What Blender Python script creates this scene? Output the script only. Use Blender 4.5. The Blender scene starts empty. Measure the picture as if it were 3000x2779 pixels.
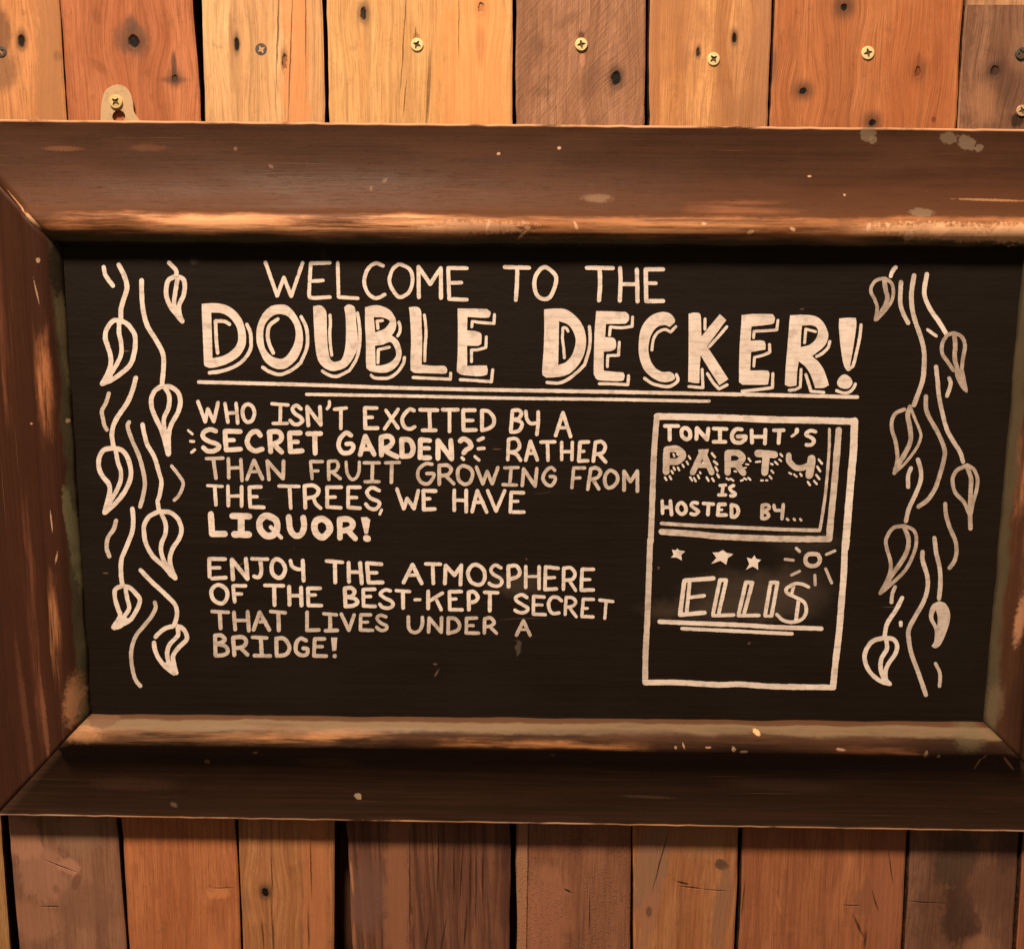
import bpy, bmesh, math, random
from mathutils import Vector, Matrix, noise
from mathutils.geometry import tessellate_polygon
random.seed(7)
SC = bpy.context.scene
COL = SC.collection

# look settings
AMB = 0.14
LAMP_LOC = (-0.65, -1.5, 2.5)
LAMP_W = 200
BOARD1, BOARD2, BOARD3, BOARDS = (0.0085, 0.0053, 0.0033), (0.0125, 0.0082, 0.0052), (0.0100, 0.0074, 0.0048), (0.075, 0.056, 0.041)
CB1, CB2, CB3 = (0.86, 0.78, 0.71), (0.76, 0.67, 0.60), (0.48, 0.41, 0.36)
CM1, CM2, CM3 = (0.67, 0.59, 0.52), (0.58, 0.50, 0.44), (0.38, 0.32, 0.27)
CT1, CT2, CT3 = (0.56, 0.48, 0.41), (0.47, 0.39, 0.33), (0.30, 0.24, 0.20)

# ------------------------------------------------------------------ camera
F, CX, CY, DIST = 3000.0, 1500.0, 1389.5, 0.80        # focal length and centre in photo pixels, metres to the wall
PITCH, ROLL = math.radians(8.3), 0.013
CAM = Vector((0.0, -DIST, 0.0))
_f = Vector((0, math.cos(PITCH), -math.sin(PITCH)))
_u0 = Vector((0, math.sin(PITCH), math.cos(PITCH)))
_x = Vector((1, 0, 0))
_r = math.cos(ROLL) * _x + math.sin(ROLL) * _u0
_u = -math.sin(ROLL) * _x + math.cos(ROLL) * _u0
cam = bpy.data.cameras.new('camera')
cam.sensor_width = 36.0; cam.lens = 36.0 * F / 3000.0
cam.clip_start = 0.01; cam.clip_end = 50
camo = bpy.data.objects.new('camera', cam); COL.objects.link(camo)
m3 = Matrix((_r, _u, -_f)).transposed()
camo.matrix_world = Matrix.Translation(CAM) @ m3.to_4x4()
SC.camera = camo

def at(px, py, h=0.0):
    """point of the photo -> world point on the plane h metres in front of the planks"""
    d = _f * F + _r * (px - CX) - _u * (py - CY)
    t = (-h - CAM.y) / d.y
    return CAM + d * t

# ------------------------------------------------------------------ light
w = bpy.data.worlds.new('World'); SC.world = w; w.use_nodes = True
bg = w.node_tree.nodes['Background']
bg.inputs[0].default_value = (1.0, 0.68, 0.46, 1); bg.inputs[1].default_value = AMB
def lamp(name, loc, target, power, size, color):
    l = bpy.data.lights.new(name, 'AREA'); l.shape = 'DISK'; l.size = size; l.energy = power; l.color = color
    o = bpy.data.objects.new(name, l); COL.objects.link(o); o.location = loc
    o.rotation_euler = (Vector(target) - Vector(loc)).to_track_quat('-Z', 'Y').to_euler()
    return o
lamp('wall_lamp', LAMP_LOC, (0, 0, -0.1), LAMP_W, 0.45, (1.0, 0.74, 0.53))
vs = SC.view_settings
vs.view_transform = 'Standard'; vs.look = 'None'; vs.gamma = 1; vs.exposure = 0; vs.use_curve_mapping = False

# ------------------------------------------------------------------ helpers
def mesh_obj(name, verts, faces, mat, parent=None, smooth=False, uvs=None):
    me = bpy.data.meshes.new(name)
    off = parent_world(parent)
    me.from_pydata([tuple(Vector(v) - off) for v in verts], [], faces)
    if uvs:
        lay = me.uv_layers.new(name='UVMap')
        for p in me.polygons:
            for li in p.loop_indices:
                lay.data[li].uv = uvs[me.loops[li].vertex_index]
    for p in me.polygons: p.use_smooth = smooth
    bm = bmesh.new(); bm.from_mesh(me); bmesh.ops.recalc_face_normals(bm, faces=bm.faces); bm.to_mesh(me); bm.free()
    if mat: me.materials.append(mat)
    o = bpy.data.objects.new(name, me); COL.objects.link(o)
    if parent: o.parent = parent
    return o
def parent_world(p):
    v = Vector((0, 0, 0))
    while p is not None:
        v += p.location; p = p.parent
    return v
def thing(name, label, cat, loc):
    o = bpy.data.objects.new(name, None); COL.objects.link(o); o.location = loc
    o['label'] = label; o['category'] = cat
    return o

class NT:
    """short node writer"""
    def __init__(s, name, rough=0.6, spec=0.3):
        s.m = bpy.data.materials.new(name); s.m.use_nodes = True
        s.t = s.m.node_tree; s.b = s.t.nodes['Principled BSDF']
        s.b.inputs['Roughness'].default_value = rough
        s.b.inputs['Specular IOR Level'].default_value = spec
        s.geo = s.t.nodes.new('ShaderNodeNewGeometry'); s.pos = s.geo.outputs['Position']
    def put(s, sock, v):
        if hasattr(v, 'is_output') or isinstance(v, bpy.types.NodeSocket): s.t.links.new(v, sock)
        elif isinstance(v, (tuple, list)) and len(v) == 3 and sock.type == 'RGBA': sock.default_value = (*v, 1)
        else: sock.default_value = v
    def math(s, op, a, b=0.0, clamp=False):
        n = s.t.nodes.new('ShaderNodeMath'); n.operation = op; n.use_clamp = clamp
        s.put(n.inputs[0], a); s.put(n.inputs[1], b); return n.outputs[0]
    def mapping(s, vec, loc=(0, 0, 0), rot=(0, 0, 0), sca=(1, 1, 1), kind='POINT'):
        n = s.t.nodes.new('ShaderNodeMapping'); n.vector_type = kind
        s.put(n.inputs[0], vec); n.inputs['Location'].default_value = loc
        n.inputs['Rotation'].default_value = rot; n.inputs['Scale'].default_value = sca
        return n.outputs[0]
    def noise(s, vec, scale=1.0, detail=4, rough=0.55, dist=0.0, color=False):
        n = s.t.nodes.new('ShaderNodeTexNoise'); s.put(n.inputs['Vector'], vec)
        n.inputs['Scale'].default_value = scale; n.inputs['Detail'].default_value = detail
        n.inputs['Roughness'].default_value = rough; n.inputs['Distortion'].default_value = dist
        return n.outputs[1 if color else 0]
    def ramp(s, f, lo, hi, a=0.0, b=1.0):
        n = s.t.nodes.new('ShaderNodeMapRange'); n.interpolation_type = 'SMOOTHSTEP'
        s.put(n.inputs[0], f); n.inputs[1].default_value = lo; n.inputs[2].default_value = hi
        n.inputs[3].default_value = a; n.inputs[4].default_value = b; return n.outputs[0]
    def mix(s, f, a, b, mode='MIX'):
        n = s.t.nodes.new('ShaderNodeMix'); n.data_type = 'RGBA'; n.blend_type = mode
        s.put(n.inputs[0], f); s.put(n.inputs[6], a); s.put(n.inputs[7], b); return n.outputs[2]
    def vadd(s, a, b, k=1.0):
        n = s.t.nodes.new('ShaderNodeVectorMath'); n.operation = 'MULTIPLY_ADD'
        s.put(n.inputs[0], b); n.inputs[1].default_value = (k, k, k); s.put(n.inputs[2], a); return n.outputs[0]
    def vlen(s, a):
        n = s.t.nodes.new('ShaderNodeVectorMath'); n.operation = 'LENGTH'; s.put(n.inputs[0], a); return n.outputs[1]
    def sep(s, a):
        n = s.t.nodes.new('ShaderNodeSeparateXYZ'); s.put(n.inputs[0], a); return n.outputs
    def bump(s, hgt, dist=0.0005, strength=1.0, prev=None):
        n = s.t.nodes.new('ShaderNodeBump'); n.inputs['Strength'].default_value = strength
        n.inputs['Distance'].default_value = dist; s.put(n.inputs['Height'], hgt)
        if prev is not None: s.put(n.inputs['Normal'], prev)
        return n.outputs[0]
    def warp(s, amount, scale):
        """wobbly position used for the edges of stains"""
        c = s.noise(s.pos, scale, 6, 0.68, color=True)
        n = s.t.nodes.new('ShaderNodeVectorMath'); n.operation = 'SUBTRACT'
        s.put(n.inputs[0], c); n.inputs[1].default_value = (0.5, 0.5, 0.5)
        return s.vadd(s.pos, n.outputs[0], amount)
    def spot(s, vec, px, py, rx, ry, soft=0.5, ang=0.0, h=0.0):
        """1 inside an ellipse given in photo pixels, 0 outside"""
        c = at(px, py, h); k = (at(px + 1, py, h) - c).length
        v = s.mapping(vec, (c.x, -h, c.z), (0, math.radians(ang), 0), (rx * k, 1.0, ry * k), 'TEXTURE')
        return s.ramp(s.vlen(v), 1.0 + soft * 0.5, 1.0 - soft * 0.5)

def _blot(s, nz, px, py, rx, ry, soft=0.5, ang=0.0, h=0.0, amp=1.0):
    """like spot, but its outline follows a noise so that it reads as a stain or flaking"""
    e = s.spot(s.pos, px, py, rx, ry, 2.0, ang, h)
    lim = s.math('MULTIPLY', e, 3.0, True)
    v = s.math('ADD', e, s.math('MULTIPLY', s.math('MULTIPLY', s.math('SUBTRACT', nz, 0.5), amp), lim))
    return s.ramp(v, 0.5 - soft * 0.28, 0.5 + soft * 0.28)
NT.blot = _blot

def lin(r, g, b):
    f = lambda c: (c / 255 / 12.92) if c <= 10 else ((c / 255 + 0.055) / 1.055) ** 2.4
    return (f(r), f(g), f(b))

# Every painted mark: tiles are (x0, y0, scale) of an enlarged survey of the board; "x,y!" is a sharp corner.
# commands: s<width> = stroke, o<width> = closed stroke, f = filled outline ("/" starts a hole)
TILES = {
 'G': (0, 0, 1.0), 'A': (750, 750, 3.99), 'D': (550, 850, 3.99), 'E': (1000, 850, 3.99), 'H': (1400, 750, 3.325),
 'I': (1550, 850, 3.99), 'J': (2050, 850, 3.99), 'K': (280, 740, 3.696), 'L': (270, 1120, 3.696), 'M': (280, 1550, 3.696),
 'N': (2520, 760, 3.696), 'O': (2520, 1150, 3.696), 'P': (2500, 1550, 3.6235), 'Q': (560, 1150, 3.99),
 'R': (1040, 1170, 3.99), 'S': (1440, 1180, 3.99), 'T': (580, 1600, 3.99), 'U': (1060, 1620, 4.9875),
 'V': (1440, 1630, 4.9875), 'W': (1870, 1190, 3.0227), 'X': (1910, 1200, 3.99), 'Y': (1870, 1580, 3.0227), 'Z': (1910, 1580, 3.627),
}
PAINT = [
# (part name, paint: b bright / m mid / t thin, marks)
('lettering', 'b', 'A;s46 110,75! 248,465! 325,250! 412,470! 545,80;s46 865,80 640,85! 625,350 622,460 660,490 865,480;s44 650,295 785,285;s44 955,75 965,480! 1190,495;'
 's46 1485,115 1400,85 1310,150 1265,290 1300,420 1380,490 1450,480 1505,450;o46 1690,100 1800,160 1830,290 1790,420 1690,480 1620,430 1560,300 1590,170 1640,115;'
 'G;s12.5 1227,871 1226,782! 1260.5,832! 1291.5,785! 1292,873;s12 1368,786 1313,785! 1316,876! 1368,878;s11 1318,829 1352,828'),
('lettering', 'b', 'H;s42 260,108 500,115;s42 385,120 380,280 370,430;o42 660,110 750,180 760,260 710,390 640,420 570,370 550,250 590,150'),
('lettering', 'b', 'H;s44 1060,115 1315,118;s44 1187,125 1190,280 1180,435;s42 1385,115 1390,240 1383,435;s42 1548,130 1553,300 1555,445;s40 1395,275 1540,275;s44 1805,130 1635,130! 1640,440! 1805,438;s38 1650,265 1735,265'),
('headline_letter', 'b', 'D;f 163,160! 300,152 430,170 540,230 630,340 675,480 680,610 650,700 590,780 480,850 350,895 260,908 205,890! 190,850 180,600 168,350 / 275,262! 400,270 500,330 570,430 590,540 575,630 520,700 420,765 290,795! 283,550;'
 's45 490,400 430,365 325,360! 330,500 335,600 350,735;s45 690,400 730,490 740,590 735,680 690,770 600,860 480,920 370,950 255,965'),
('headline_letter', 'b', 'D;f 1060,170 1160,180 1250,270 1320,400 1345,520 1340,650 1290,780 1210,870 1120,920 1010,910 900,830 840,710 805,600 805,470 830,370 890,260 970,190 / 1060,280 1160,300 1230,380 1260,480 1250,600 1200,710 1130,790 1060,800 980,770 910,690 885,580 885,470 910,390 980,310;'
 's48 1055,335 960,410 935,510 950,620 1000,735;s44 1325,310 1380,420 1400,540 1390,680 1320,850! 1220,930 1080,985 950,950 875,900'),
('headline_letter', 'b', 'A;f 668,585! 755,578 805,620 825,680 830,900 845,1100 880,1220 960,1230 1010,1190 1045,1050 1052,850 1045,700 1030,600! 1075,567 1130,580 1160,625 1172,780 1190,950 1185,1080 1130,1200 1060,1290 960,1335 870,1340 780,1290 720,1200 690,1020 675,780;'
 's38 865,690 870,780 862,900 870,1050 885,1160;s40 1185,665 1205,780 1215,920 1205,1080 1170,1210 1090,1340! 950,1405 850,1390 775,1345'),
('headline_letter', 'b', 'A;f 1275,600! 1350,580 1450,580 1560,630 1625,720 1640,810 1620,880 1585,925! 1660,990 1695,1080 1700,1170 1660,1270 1580,1340 1480,1365 1350,1350 1290,1310! 1285,1200 1285,1000 1275,800 / 1375,715! 1480,718 1555,750 1560,780 1500,850 1393,893! 1385,800 / 1390,1050! 1480,1035 1560,1005 1600,1030 1635,1110 1630,1180 1570,1240 1480,1275 1398,1280! 1395,1150;'
 's38 1480,755 1415,760! 1425,845;s38 1560,1065 1430,1095! 1425,1250;s38 1670,770 1685,830 1680,890 1655,935;s40 1735,1185 1720,1260 1650,1360 1560,1420 1460,1430 1380,1420 1345,1390'),
('headline_letter', 'b', 'E;f 790,200! 880,195 930,240 938,400 945,600 940,870! 1080,885 1200,885 1235,920 1230,965 1180,975 1000,970 860,965 810,935! 808,800 815,600 805,350;'
 's38 970,290 985,400 990,520 980,650 975,830;s38 840,1020 1000,1028 1275,1040! 1278,968'),
('headline_letter', 'b', 'E;f 1360,215! 1500,215 1700,220! 1745,260 1735,310! 1690,325 1475,312! 1470,470! 1560,478 1630,505 1640,560 1635,630! 1590,650 1470,648! 1472,885! 1600,880 1700,880! 1712,930 1705,985! 1620,1005 1420,990 1360,960! 1350,930 1360,700 1362,450;'
 's36 1790,285 1785,390! 1650,380 1530,365! 1525,430;s36 1695,545 1690,670! 1600,695 1520,700! 1522,835;s38 1390,1045 1550,1055 1755,1070! 1770,930'),
('headline_letter', 'b', 'I;f 175,225! 300,215 420,222 530,290 620,400 660,520 665,640 635,770 570,880 480,970 370,1010 200,1022! 155,990! 155,900 170,700 178,450 / 350,362! 450,400 515,480 545,580 535,660 500,760 430,840 340,875! 347,600;'
 's36 455,480 430,440 395,440! 390,560 405,680 412,790;s40 705,425 715,560 700,700 650,870! 560,960 440,1050 340,1085 210,1078'),
('headline_letter', 'b', 'I;f 785,245! 950,248 1130,255! 1165,290 1165,350 1130,392! 900,395! 888,550! 980,555 1015,600 1010,680 960,710 872,718! 872,940! 1000,955 1100,960! 1118,1000 1105,1050! 1060,1062 850,1055 790,1040 755,980! 758,800 765,500;'
 's36 1210,315 1205,425! 1070,440 950,430! 940,525;s36 1055,605 1045,760! 920,765! 915,895;s38 820,1092 1000,1095 1155,1105! 1163,1000'),
('headline_letter', 'b', 'I;f 1705,375! 1645,430! 1580,408 1500,430 1440,500 1405,600 1395,700 1420,820 1480,910 1560,955 1650,955 1700,1000 1690,1050 1590,1075 1500,1055 1400,990 1330,900 1285,750 1285,580 1310,450 1370,350 1450,285 1550,255 1640,270 1700,330;'
 's36 1715,425 1655,490! 1590,460 1510,490 1455,570 1435,700;s40 1350,1030 1440,1090 1550,1120 1640,1125 1720,1080 1740,1040 1722,985'),
('headline_letter', 'b', 'J;f -130,275! -60,262 0,275 15,330! 20,540! 110,430 235,280! 310,350! 200,500 85,655! 200,830 335,1040! 230,1110! 120,940 10,760! 0,900 -5,1085! -60,1085 -135,1070! -130,700;'
 's36 62,335 60,460;s38 318,425 220,540 110,660;s36 28,925 38,1140! -130,1125;s38 90,975 150,1070 225,1155! 320,1105'),
('headline_letter', 'b', 'J;f 490,290! 650,278 850,280! 880,320 870,380! 830,400 605,425! 595,590! 740,590 770,640 765,695! 600,722! 590,940! 700,938 800,940! 815,980 800,1095! 760,1105 500,1105! 460,1075! 460,850 470,600 485,400;'
 's36 915,350 900,465! 760,475 635,480! 630,555;s36 815,635 820,725! 740,760 640,785! 632,890;s38 855,975 850,1140! 650,1165 495,1180'),
('headline_letter', 'b', 'J;f 1055,295! 1200,288 1350,305 1440,370 1495,480 1500,560 1460,650 1380,720 1315,770! 1390,840 1450,930 1490,1040 1510,1110! 1450,1140 1350,1145! 1300,1000 1240,900 1158,830! 1140,950 1130,1115! 1050,1125 995,1105! 1005,900 1030,600 / 1195,415! 1300,410 1370,440 1380,500 1350,580 1280,640 1180,665! 1185,530;'
 's36 1355,485 1240,455! 1225,615;s38 1520,600 1500,670 1430,740 1365,775;s36 1185,925 1175,1130! 1120,1160 1045,1170;s38 1240,985 1270,1080 1300,1180! 1450,1195'),
('headline_letter', 'b', 'J;f 1630,330! 1730,322 1825,325! 1830,420 1790,700 1750,900 1715,935! 1680,860 1645,650 1628,450;f 1700,985 1760,1020 1785,1080 1750,1140 1690,1152 1630,1130 1605,1080 1640,1010;'
 's40 1885,405 1870,550 1820,780 1790,890! 1735,930;s38 1600,1175 1680,1200 1750,1190 1800,1140 1820,1095'),
('painted_underline', 'b', 'G;s11.5 582,1119 900,1127 1160,1136 1500,1143 1800,1148 2050,1153 2150,1155 2350,1159 2512,1163'),
('painted_underline', 'b', 'G;s10 898,1155 1200,1160 1500,1166.5 1800,1170 2050,1175 2078,1174'),
# left garland
('painted_stem', 'b', 'K;s50 88,155 110,250 190,360'),
('painted_stem', 'b', 'K;s54 250,130 310,250 340,380 300,520 275,620 275,740'),
('painted_leaf', 'b', 'K;s54 275,735 190,740 120,830 105,920 130,1010 160,1110 165,1200 130,1310 70,1420;s54 275,735 350,780 420,880 430,980 415,1100 370,1220 260,1320 160,1385 70,1420;s50 255,760 255,870 275,970 280,1080 250,1170 180,1290 120,1370;f 175,1240! 190,1370! 80,1440! 50,1415! 120,1300!'),
('painted_stem', 'b', 'K;s54 498,300 500,450 515,620 560,790 650,940 720,1070 738,1190 720,1430'),
('painted_leaf', 'b', 'K;s50 795,110 870,190 875,240;s54 875,250 790,300 765,390 770,480 810,580 870,660 940,745;s52 875,250 950,290 965,370 950,470 905,570 910,670 940,745;s50 885,290 865,420 850,550 880,640;f 840,590! 925,590! 925,690 950,740! 900,720!'),
('painted_stem', 'b', 'L;s54 472,-50 445,60 380,220 260,400 215,540 230,700'),
('painted_stem', 'm', 'L;s46 180,120 150,220 105,310 120,400 130,460 160,515'),
('painted_leaf', 'b', 'L;s54 745,45 680,90 640,180 650,290 700,410 760,540 825,780;s54 760,45 850,50 930,110 955,210 930,320 860,450 830,560 825,780;s52 790,60 835,150 825,280 780,380 780,500 810,650;f 730,480! 850,530! 855,780! 800,790!'),
('painted_leaf', 'b', 'L;s54 235,710 130,730 75,820 75,930 110,1010 180,1100 190,1180 165,1290 135,1410;s54 235,710 330,740 390,830 420,960 405,1070 340,1200 240,1320 135,1410;s50 255,740 280,870 310,960 305,1070 260,1180 200,1280 160,1380;f 200,1200! 215,1340! 140,1425!'),
('painted_stem', 'm', 'L;s48 400,430 385,480 430,620 500,780 545,930 570,1080 555,1210 520,1345'),
('painted_stem', 'b', 'L;s50 545,455 565,560 600,680 670,800 720,960 750,1080 730,1220 710,1290 725,1390'),
('painted_stem', 'm', 'L;s40 860,905 920,980 980,1070 980,1130 940,1220 890,1275'),
('painted_stem', 'b', 'M;s52 398,-224 408,-100 395,30 330,200 280,330 275,480 290,600'),
('painted_stem', 'm', 'M;s48 223,-94 195,0 135,90 120,200 150,295'),
('painted_leaf', 'b', 'M;s52 688,-194 583,-139 528,-49 525,40 545,150 620,290 740,400 830,500 865,530;s52 708,-194 813,-179 893,-109 930,0 905,100 840,200 805,310 820,420 865,530;s50 713,-169 758,-59 755,50 715,150 710,240 740,340 800,440;f 740,390! 820,390! 885,515! 860,545! 790,500'),
('painted_stem', 'b', 'M;s50 485,440 600,560 740,690 850,800 880,880 875,960 850,1040'),
('painted_leaf', 'b', 'M;s50 290,610 215,650 210,740 240,850 265,940 190,1060;s52 290,610 380,640 470,740 475,800 430,900 360,990 200,1070;s48 325,650 345,760 365,850 320,930 280,990;f 240,940! 350,960! 300,1050 240,1085! 180,1055!'),
('painted_stem', 'm', 'M;s46 640,790 650,850 600,950 510,1060 440,1150 395,1270 385,1400 410,1560 440,1640 485,1695'),
('painted_leaf', 'b', 'M;s50 850,1045 760,1070 690,1120 650,1165;s50 633,1225 640,1290 680,1390 760,1490 850,1560;s52 860,1040 940,1070 985,1140 980,1200 900,1280 840,1370 850,1470 875,1555;s50 890,1080 890,1150 800,1250 775,1350 800,1480;f 750,1440! 865,1430! 890,1560! 830,1568!'),
# right garland
('painted_stem', 'b', 'N;s46 385,85 350,130 330,185'),
('painted_leaf', 't', 'N;s40 250,205 170,230 120,300 120,360 160,440 185,530 165,655;s40 270,205 340,260 360,350 340,450 280,540 180,650;s52 262,215 275,330 295,410 270,500 220,590'),
('painted_stem', 'm', 'N;s50 442,245 435,470 470,590 520,690'),
('painted_stem', 'm', 'N;s54 583,175 555,370 565,540 600,680 660,850 690,980 695,1100 680,1290 640,1420 580,1580'),
('painted_stem', 'b', 'N;s52 722,160 695,370 760,540 850,670 930,800'),
('painted_stem', 'b', 'N;s36 730,760 825,830'),
('painted_leaf', 't', 'N;s44 940,820 890,910 890,1020 950,1110 1010,1200;s44 940,820 1020,800 1100,840 1135,930 1115,1060 1100,1180;s52 1020,820 1030,930 1025,1080 1070,1230 1100,1290;f 1020,1200! 1120,1180! 1165,1420 1145,1440! 1100,1400 1040,1290'),
('painted_stem', 'm', 'N;s46 963,1285 980,1350 940,1480'),
('painted_stem', 'm', 'O;s50 822,-281 840,-111 855,50 895,240 940,400 1010,530 1080,640 1115,750'),
('painted_stem', 't', 'O;s50 712,40 715,180 760,290 840,430 910,600 910,710 860,900 810,1040 730,1160 630,1235'),
('painted_leaf', 't', 'O;s44 480,180 390,220 345,300 345,400 380,520 400,640 400,750 370,870;s34 550,170 600,300 655,440 640,540 570,660 470,780 370,870;s54 540,150 515,250 540,380 545,520 490,650 380,830'),
('painted_stem', 'm', 'O;s48 550,815 520,900 520,1020'),
('painted_stem', 'm', 'O;s50 625,725 655,830 655,950 600,1100 530,1250 495,1390'),
('painted_leaf', 't', 'O;s44 1150,790 1050,840 1000,940 1030,1080 1120,1180 1180,1310;s42 1160,785 1230,830 1270,930 1260,1050 1220,1200 1200,1310;s52 1160,810 1200,930 1195,1100 1190,1300 1195,1470'),
('painted_stem', 't', 'P;s46 974,-272 984,-155 1023,-18 1082,120 1095,230 1075,330 1020,412'),
('painted_leaf', 't', 'P;s42 523,-37 420,-10 350,100 355,200 390,320 395,430 350,560 285,680;s40 535,-40 640,10 670,120 640,260 560,420 470,520 300,670;s52 540,-20 585,100 570,230 500,360 400,500 330,640'),
('painted_stem', 'm', 'P;s50 735,240 735,330 785,500 785,640 740,780 660,920 590,1060 590,1180 620,1330 690,1520 770,1755'),
('painted_stem', 'm', 'P;s50 860,90 880,250 915,400 925,560 910,735'),
('painted_stem', 'm', 'P;s42 445,610 415,680 405,775'),
('painted_stem', 'b', 'P;s48 520,725 450,860 360,1000 330,1140'),
('painted_stem', 'b', 'P;s44 503,988 503,1022'),
('painted_leaf', 'b', 'P;s50 330,1150 200,1190 125,1310 130,1420 190,1530 290,1610 390,1640;s48 340,1150 430,1170 465,1240 440,1330 370,1430 340,1520 350,1600 390,1640;s50 350,1170 355,1270 300,1370 290,1480 330,1600'),
('painted_leaf', 'm', 'P;f 910,760! 980,790 1025,880 1020,990 980,1110 930,1220 870,1262 830,1240! 860,1180 860,1060 810,960 805,880 840,800 / 875,855! 850,910 855,960 893,1030! 895,930'),
('painted_stem', 'm', 'P;s40 872,1425 910,1500 922,1570 915,1665'),
# body text
('lettering', 'b', 'Q;s46 80,105! 165,340! 195,190! 265,340! 315,115;s44 395,125 430,345;s44 525,125 545,355;s42 420,240 530,235;o48 665,135 720,170 740,240 715,320 660,345 615,300 600,220 620,160'),
('lettering', 'b', 'Q;s42 945,130 1135,145;s44 1045,150 1040,350;s42 955,360 1125,360;s48 1285,190 1230,150 1185,185 1210,240 1280,290 1300,330 1250,370 1200,365 1155,325;s48 1370,385 1355,165! 1515,375! 1505,165;s40 1615,100 1615,150 1590,190;s44 1675,195 1815,180;s44 1750,205 1750,420'),
('lettering', 'b', 'R;s48 255,100 115,100! 120,335! 265,335;s44 125,210 200,208;s44 360,125 505,335;s46 505,115 345,345;s48 690,130 640,115 580,170 550,240 580,320 640,345 700,320;s48 760,120 965,125;s46 870,140 878,345;s48 790,360 945,360;s48 1025,120 1205,120;s44 1105,135 1105,375;s50 1400,125 1265,125! 1268,360! 1415,355;s46 1270,245 1380,245;s48 1485,360 1485,130! 1560,140 1620,210 1620,290 1560,340 1485,360'),
('lettering', 'b', 'S;s46 225,340 245,90! 310,85 350,120 320,180 255,195! 340,220 355,270 310,330 225,340;s44 400,100 415,190 460,240 520,235;s46 545,105 545,230 530,370'),
('lettering', 'b', 'S;s46 750,380 835,115! 925,395;s40 790,290 890,290'),
('lettering', 'b', 'Q;s58 290,450 220,430 150,460 140,520 210,570 300,600 325,640 270,680 190,680 140,640;s60 575,455 395,450! 410,670! 580,660;s52 410,555 500,555;s62 810,500 770,455 700,475 655,560 680,640 750,680 830,660;s62 930,690 915,460! 1010,455 1055,500 1040,560 960,600! 1060,695;s62 1275,470 1150,470! 1160,690! 1300,680;s54 1160,575 1245,575;s62 1360,480 1515,478;s62 1445,500 1450,710'),
('painted_tick', 'b', 'G;s8 551,1260 564,1272;s9 558,1292 568,1293;s9 561,1325 571,1317'),
('lettering', 'b', 'Q;s56 1870,500 1810,470 1740,540 1725,630 1770,700 1850,700 1895,650 1880,600 1815,600;R;s60 60,645 120,430! 225,645;s50 100,580 190,580;s64 310,650 305,440! 400,430 440,490 400,550 320,580! 430,640 495,670;s64 550,665 545,465! 640,480 680,570 650,650 550,665;s60 875,480 765,470! 760,680! 875,680;s52 765,570 865,570;s62 970,690 970,480! 1130,695! 1120,475;s62 1230,485 1270,460 1330,490 1355,550 1300,590 1270,625;s40 1250,680 1270,698'),
('painted_tick', 'b', 'R;s44 1440,475 1500,450;s42 1440,575 1510,570;s38 1400,665 1450,710'),
('lettering', 'b', 'S;s44 190,665 200,425! 290,420 330,500 290,560 220,575! 290,600 340,670;s46 400,670 455,450! 535,665;s40 430,590 510,590;s44 575,458 740,455;s44 655,470 660,670;s42 820,460 820,665;s42 945,460 940,665;s42 830,570 940,570;s46 1135,455 1035,460! 1020,680! 1125,675;s38 1030,570 1080,565;s46 1190,680 1215,460! 1290,455 1330,510 1300,580 1225,600;s46 1265,610 1335,690'),
('lettering', 'm', 'Q;s42 175,770 370,765;s46 260,780 290,1000;s44 435,770 440,995;s44 580,780 595,1030;s40 445,880 590,875;s46 650,1015 735,790! 835,1010;s38 690,925 800,920;s46 910,1015 890,800! 1075,1005! 1080,800'),
('lettering', 'm', 'Q;s40 1535,805 1395,805! 1415,1005;s38 1400,915 1485,915;s42 1610,1015 1605,805! 1690,800 1720,850 1690,910 1620,930;s42 1650,930 1745,1005;s40 1810,810 1825,940 1880,1015 1940,980 1965,900 1965,810;R;s42 105,740 285,740;s44 205,755 200,950;s42 115,960 285,960;s42 355,740 520,735;s46 430,750 425,970'),
('lettering', 'm', 'R;s44 900,755 830,750 750,810 735,900 780,970 850,985 905,930 920,870 840,865;s46 985,990 985,770! 1080,770 1125,820 1080,880 990,890;s44 1070,900 1155,985;o46 1265,775 1350,810 1375,880 1340,970 1280,990 1220,950 1200,880 1210,810;s44 1420,790! 1495,985! 1545,840! 1605,985! 1670,795;s40 1745,800 1910,795;s42 1825,810 1810,985;s42 1730,995 1890,1000;S;s44 360,965 375,770! 510,975! 530,765;s44 740,790 700,755 640,790 600,880 640,950 700,965 745,900 735,865 685,860'),
('lettering', 'm', 'S;s42 1090,760 960,760! 940,990;s40 965,880 1035,875;s44 1125,1010 1160,770! 1230,760 1275,810 1240,870 1170,895;s44 1190,900 1255,1005;o46 1400,790 1460,830 1475,900 1430,970 1360,990 1325,930 1330,850 1360,805;s46 1550,1015 1550,800! 1625,920! 1705,795! 1705,1030'),
('lettering', 'b', 'Q;s38 190,1085 365,1095;s46 275,1100 290,1310;s46 430,1090 435,1320;s46 590,1100 590,1325;s42 445,1210 590,1205;s46 815,1100 680,1105! 690,1335! 850,1340;s42 690,1215 770,1215'),
('lettering', 'b', 'Q;s42 1025,1090 1260,1095;s46 1150,1100 1165,1350;s48 1335,1345 1325,1090! 1430,1085 1490,1140 1450,1210 1340,1235;s44 1430,1230 1460,1300 1515,1350;s46 1755,1105 1590,1105! 1590,1335! 1750,1345;s42 1600,1220 1685,1220;s46 1975,1105 1835,1105! 1835,1340! 1975,1350;s42 1845,1225 1935,1225;R;s46 285,1065 200,1030 140,1080 180,1150 270,1190 285,1230 240,1280 170,1270 125,1220;s36 310,1290 290,1340'),
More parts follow.
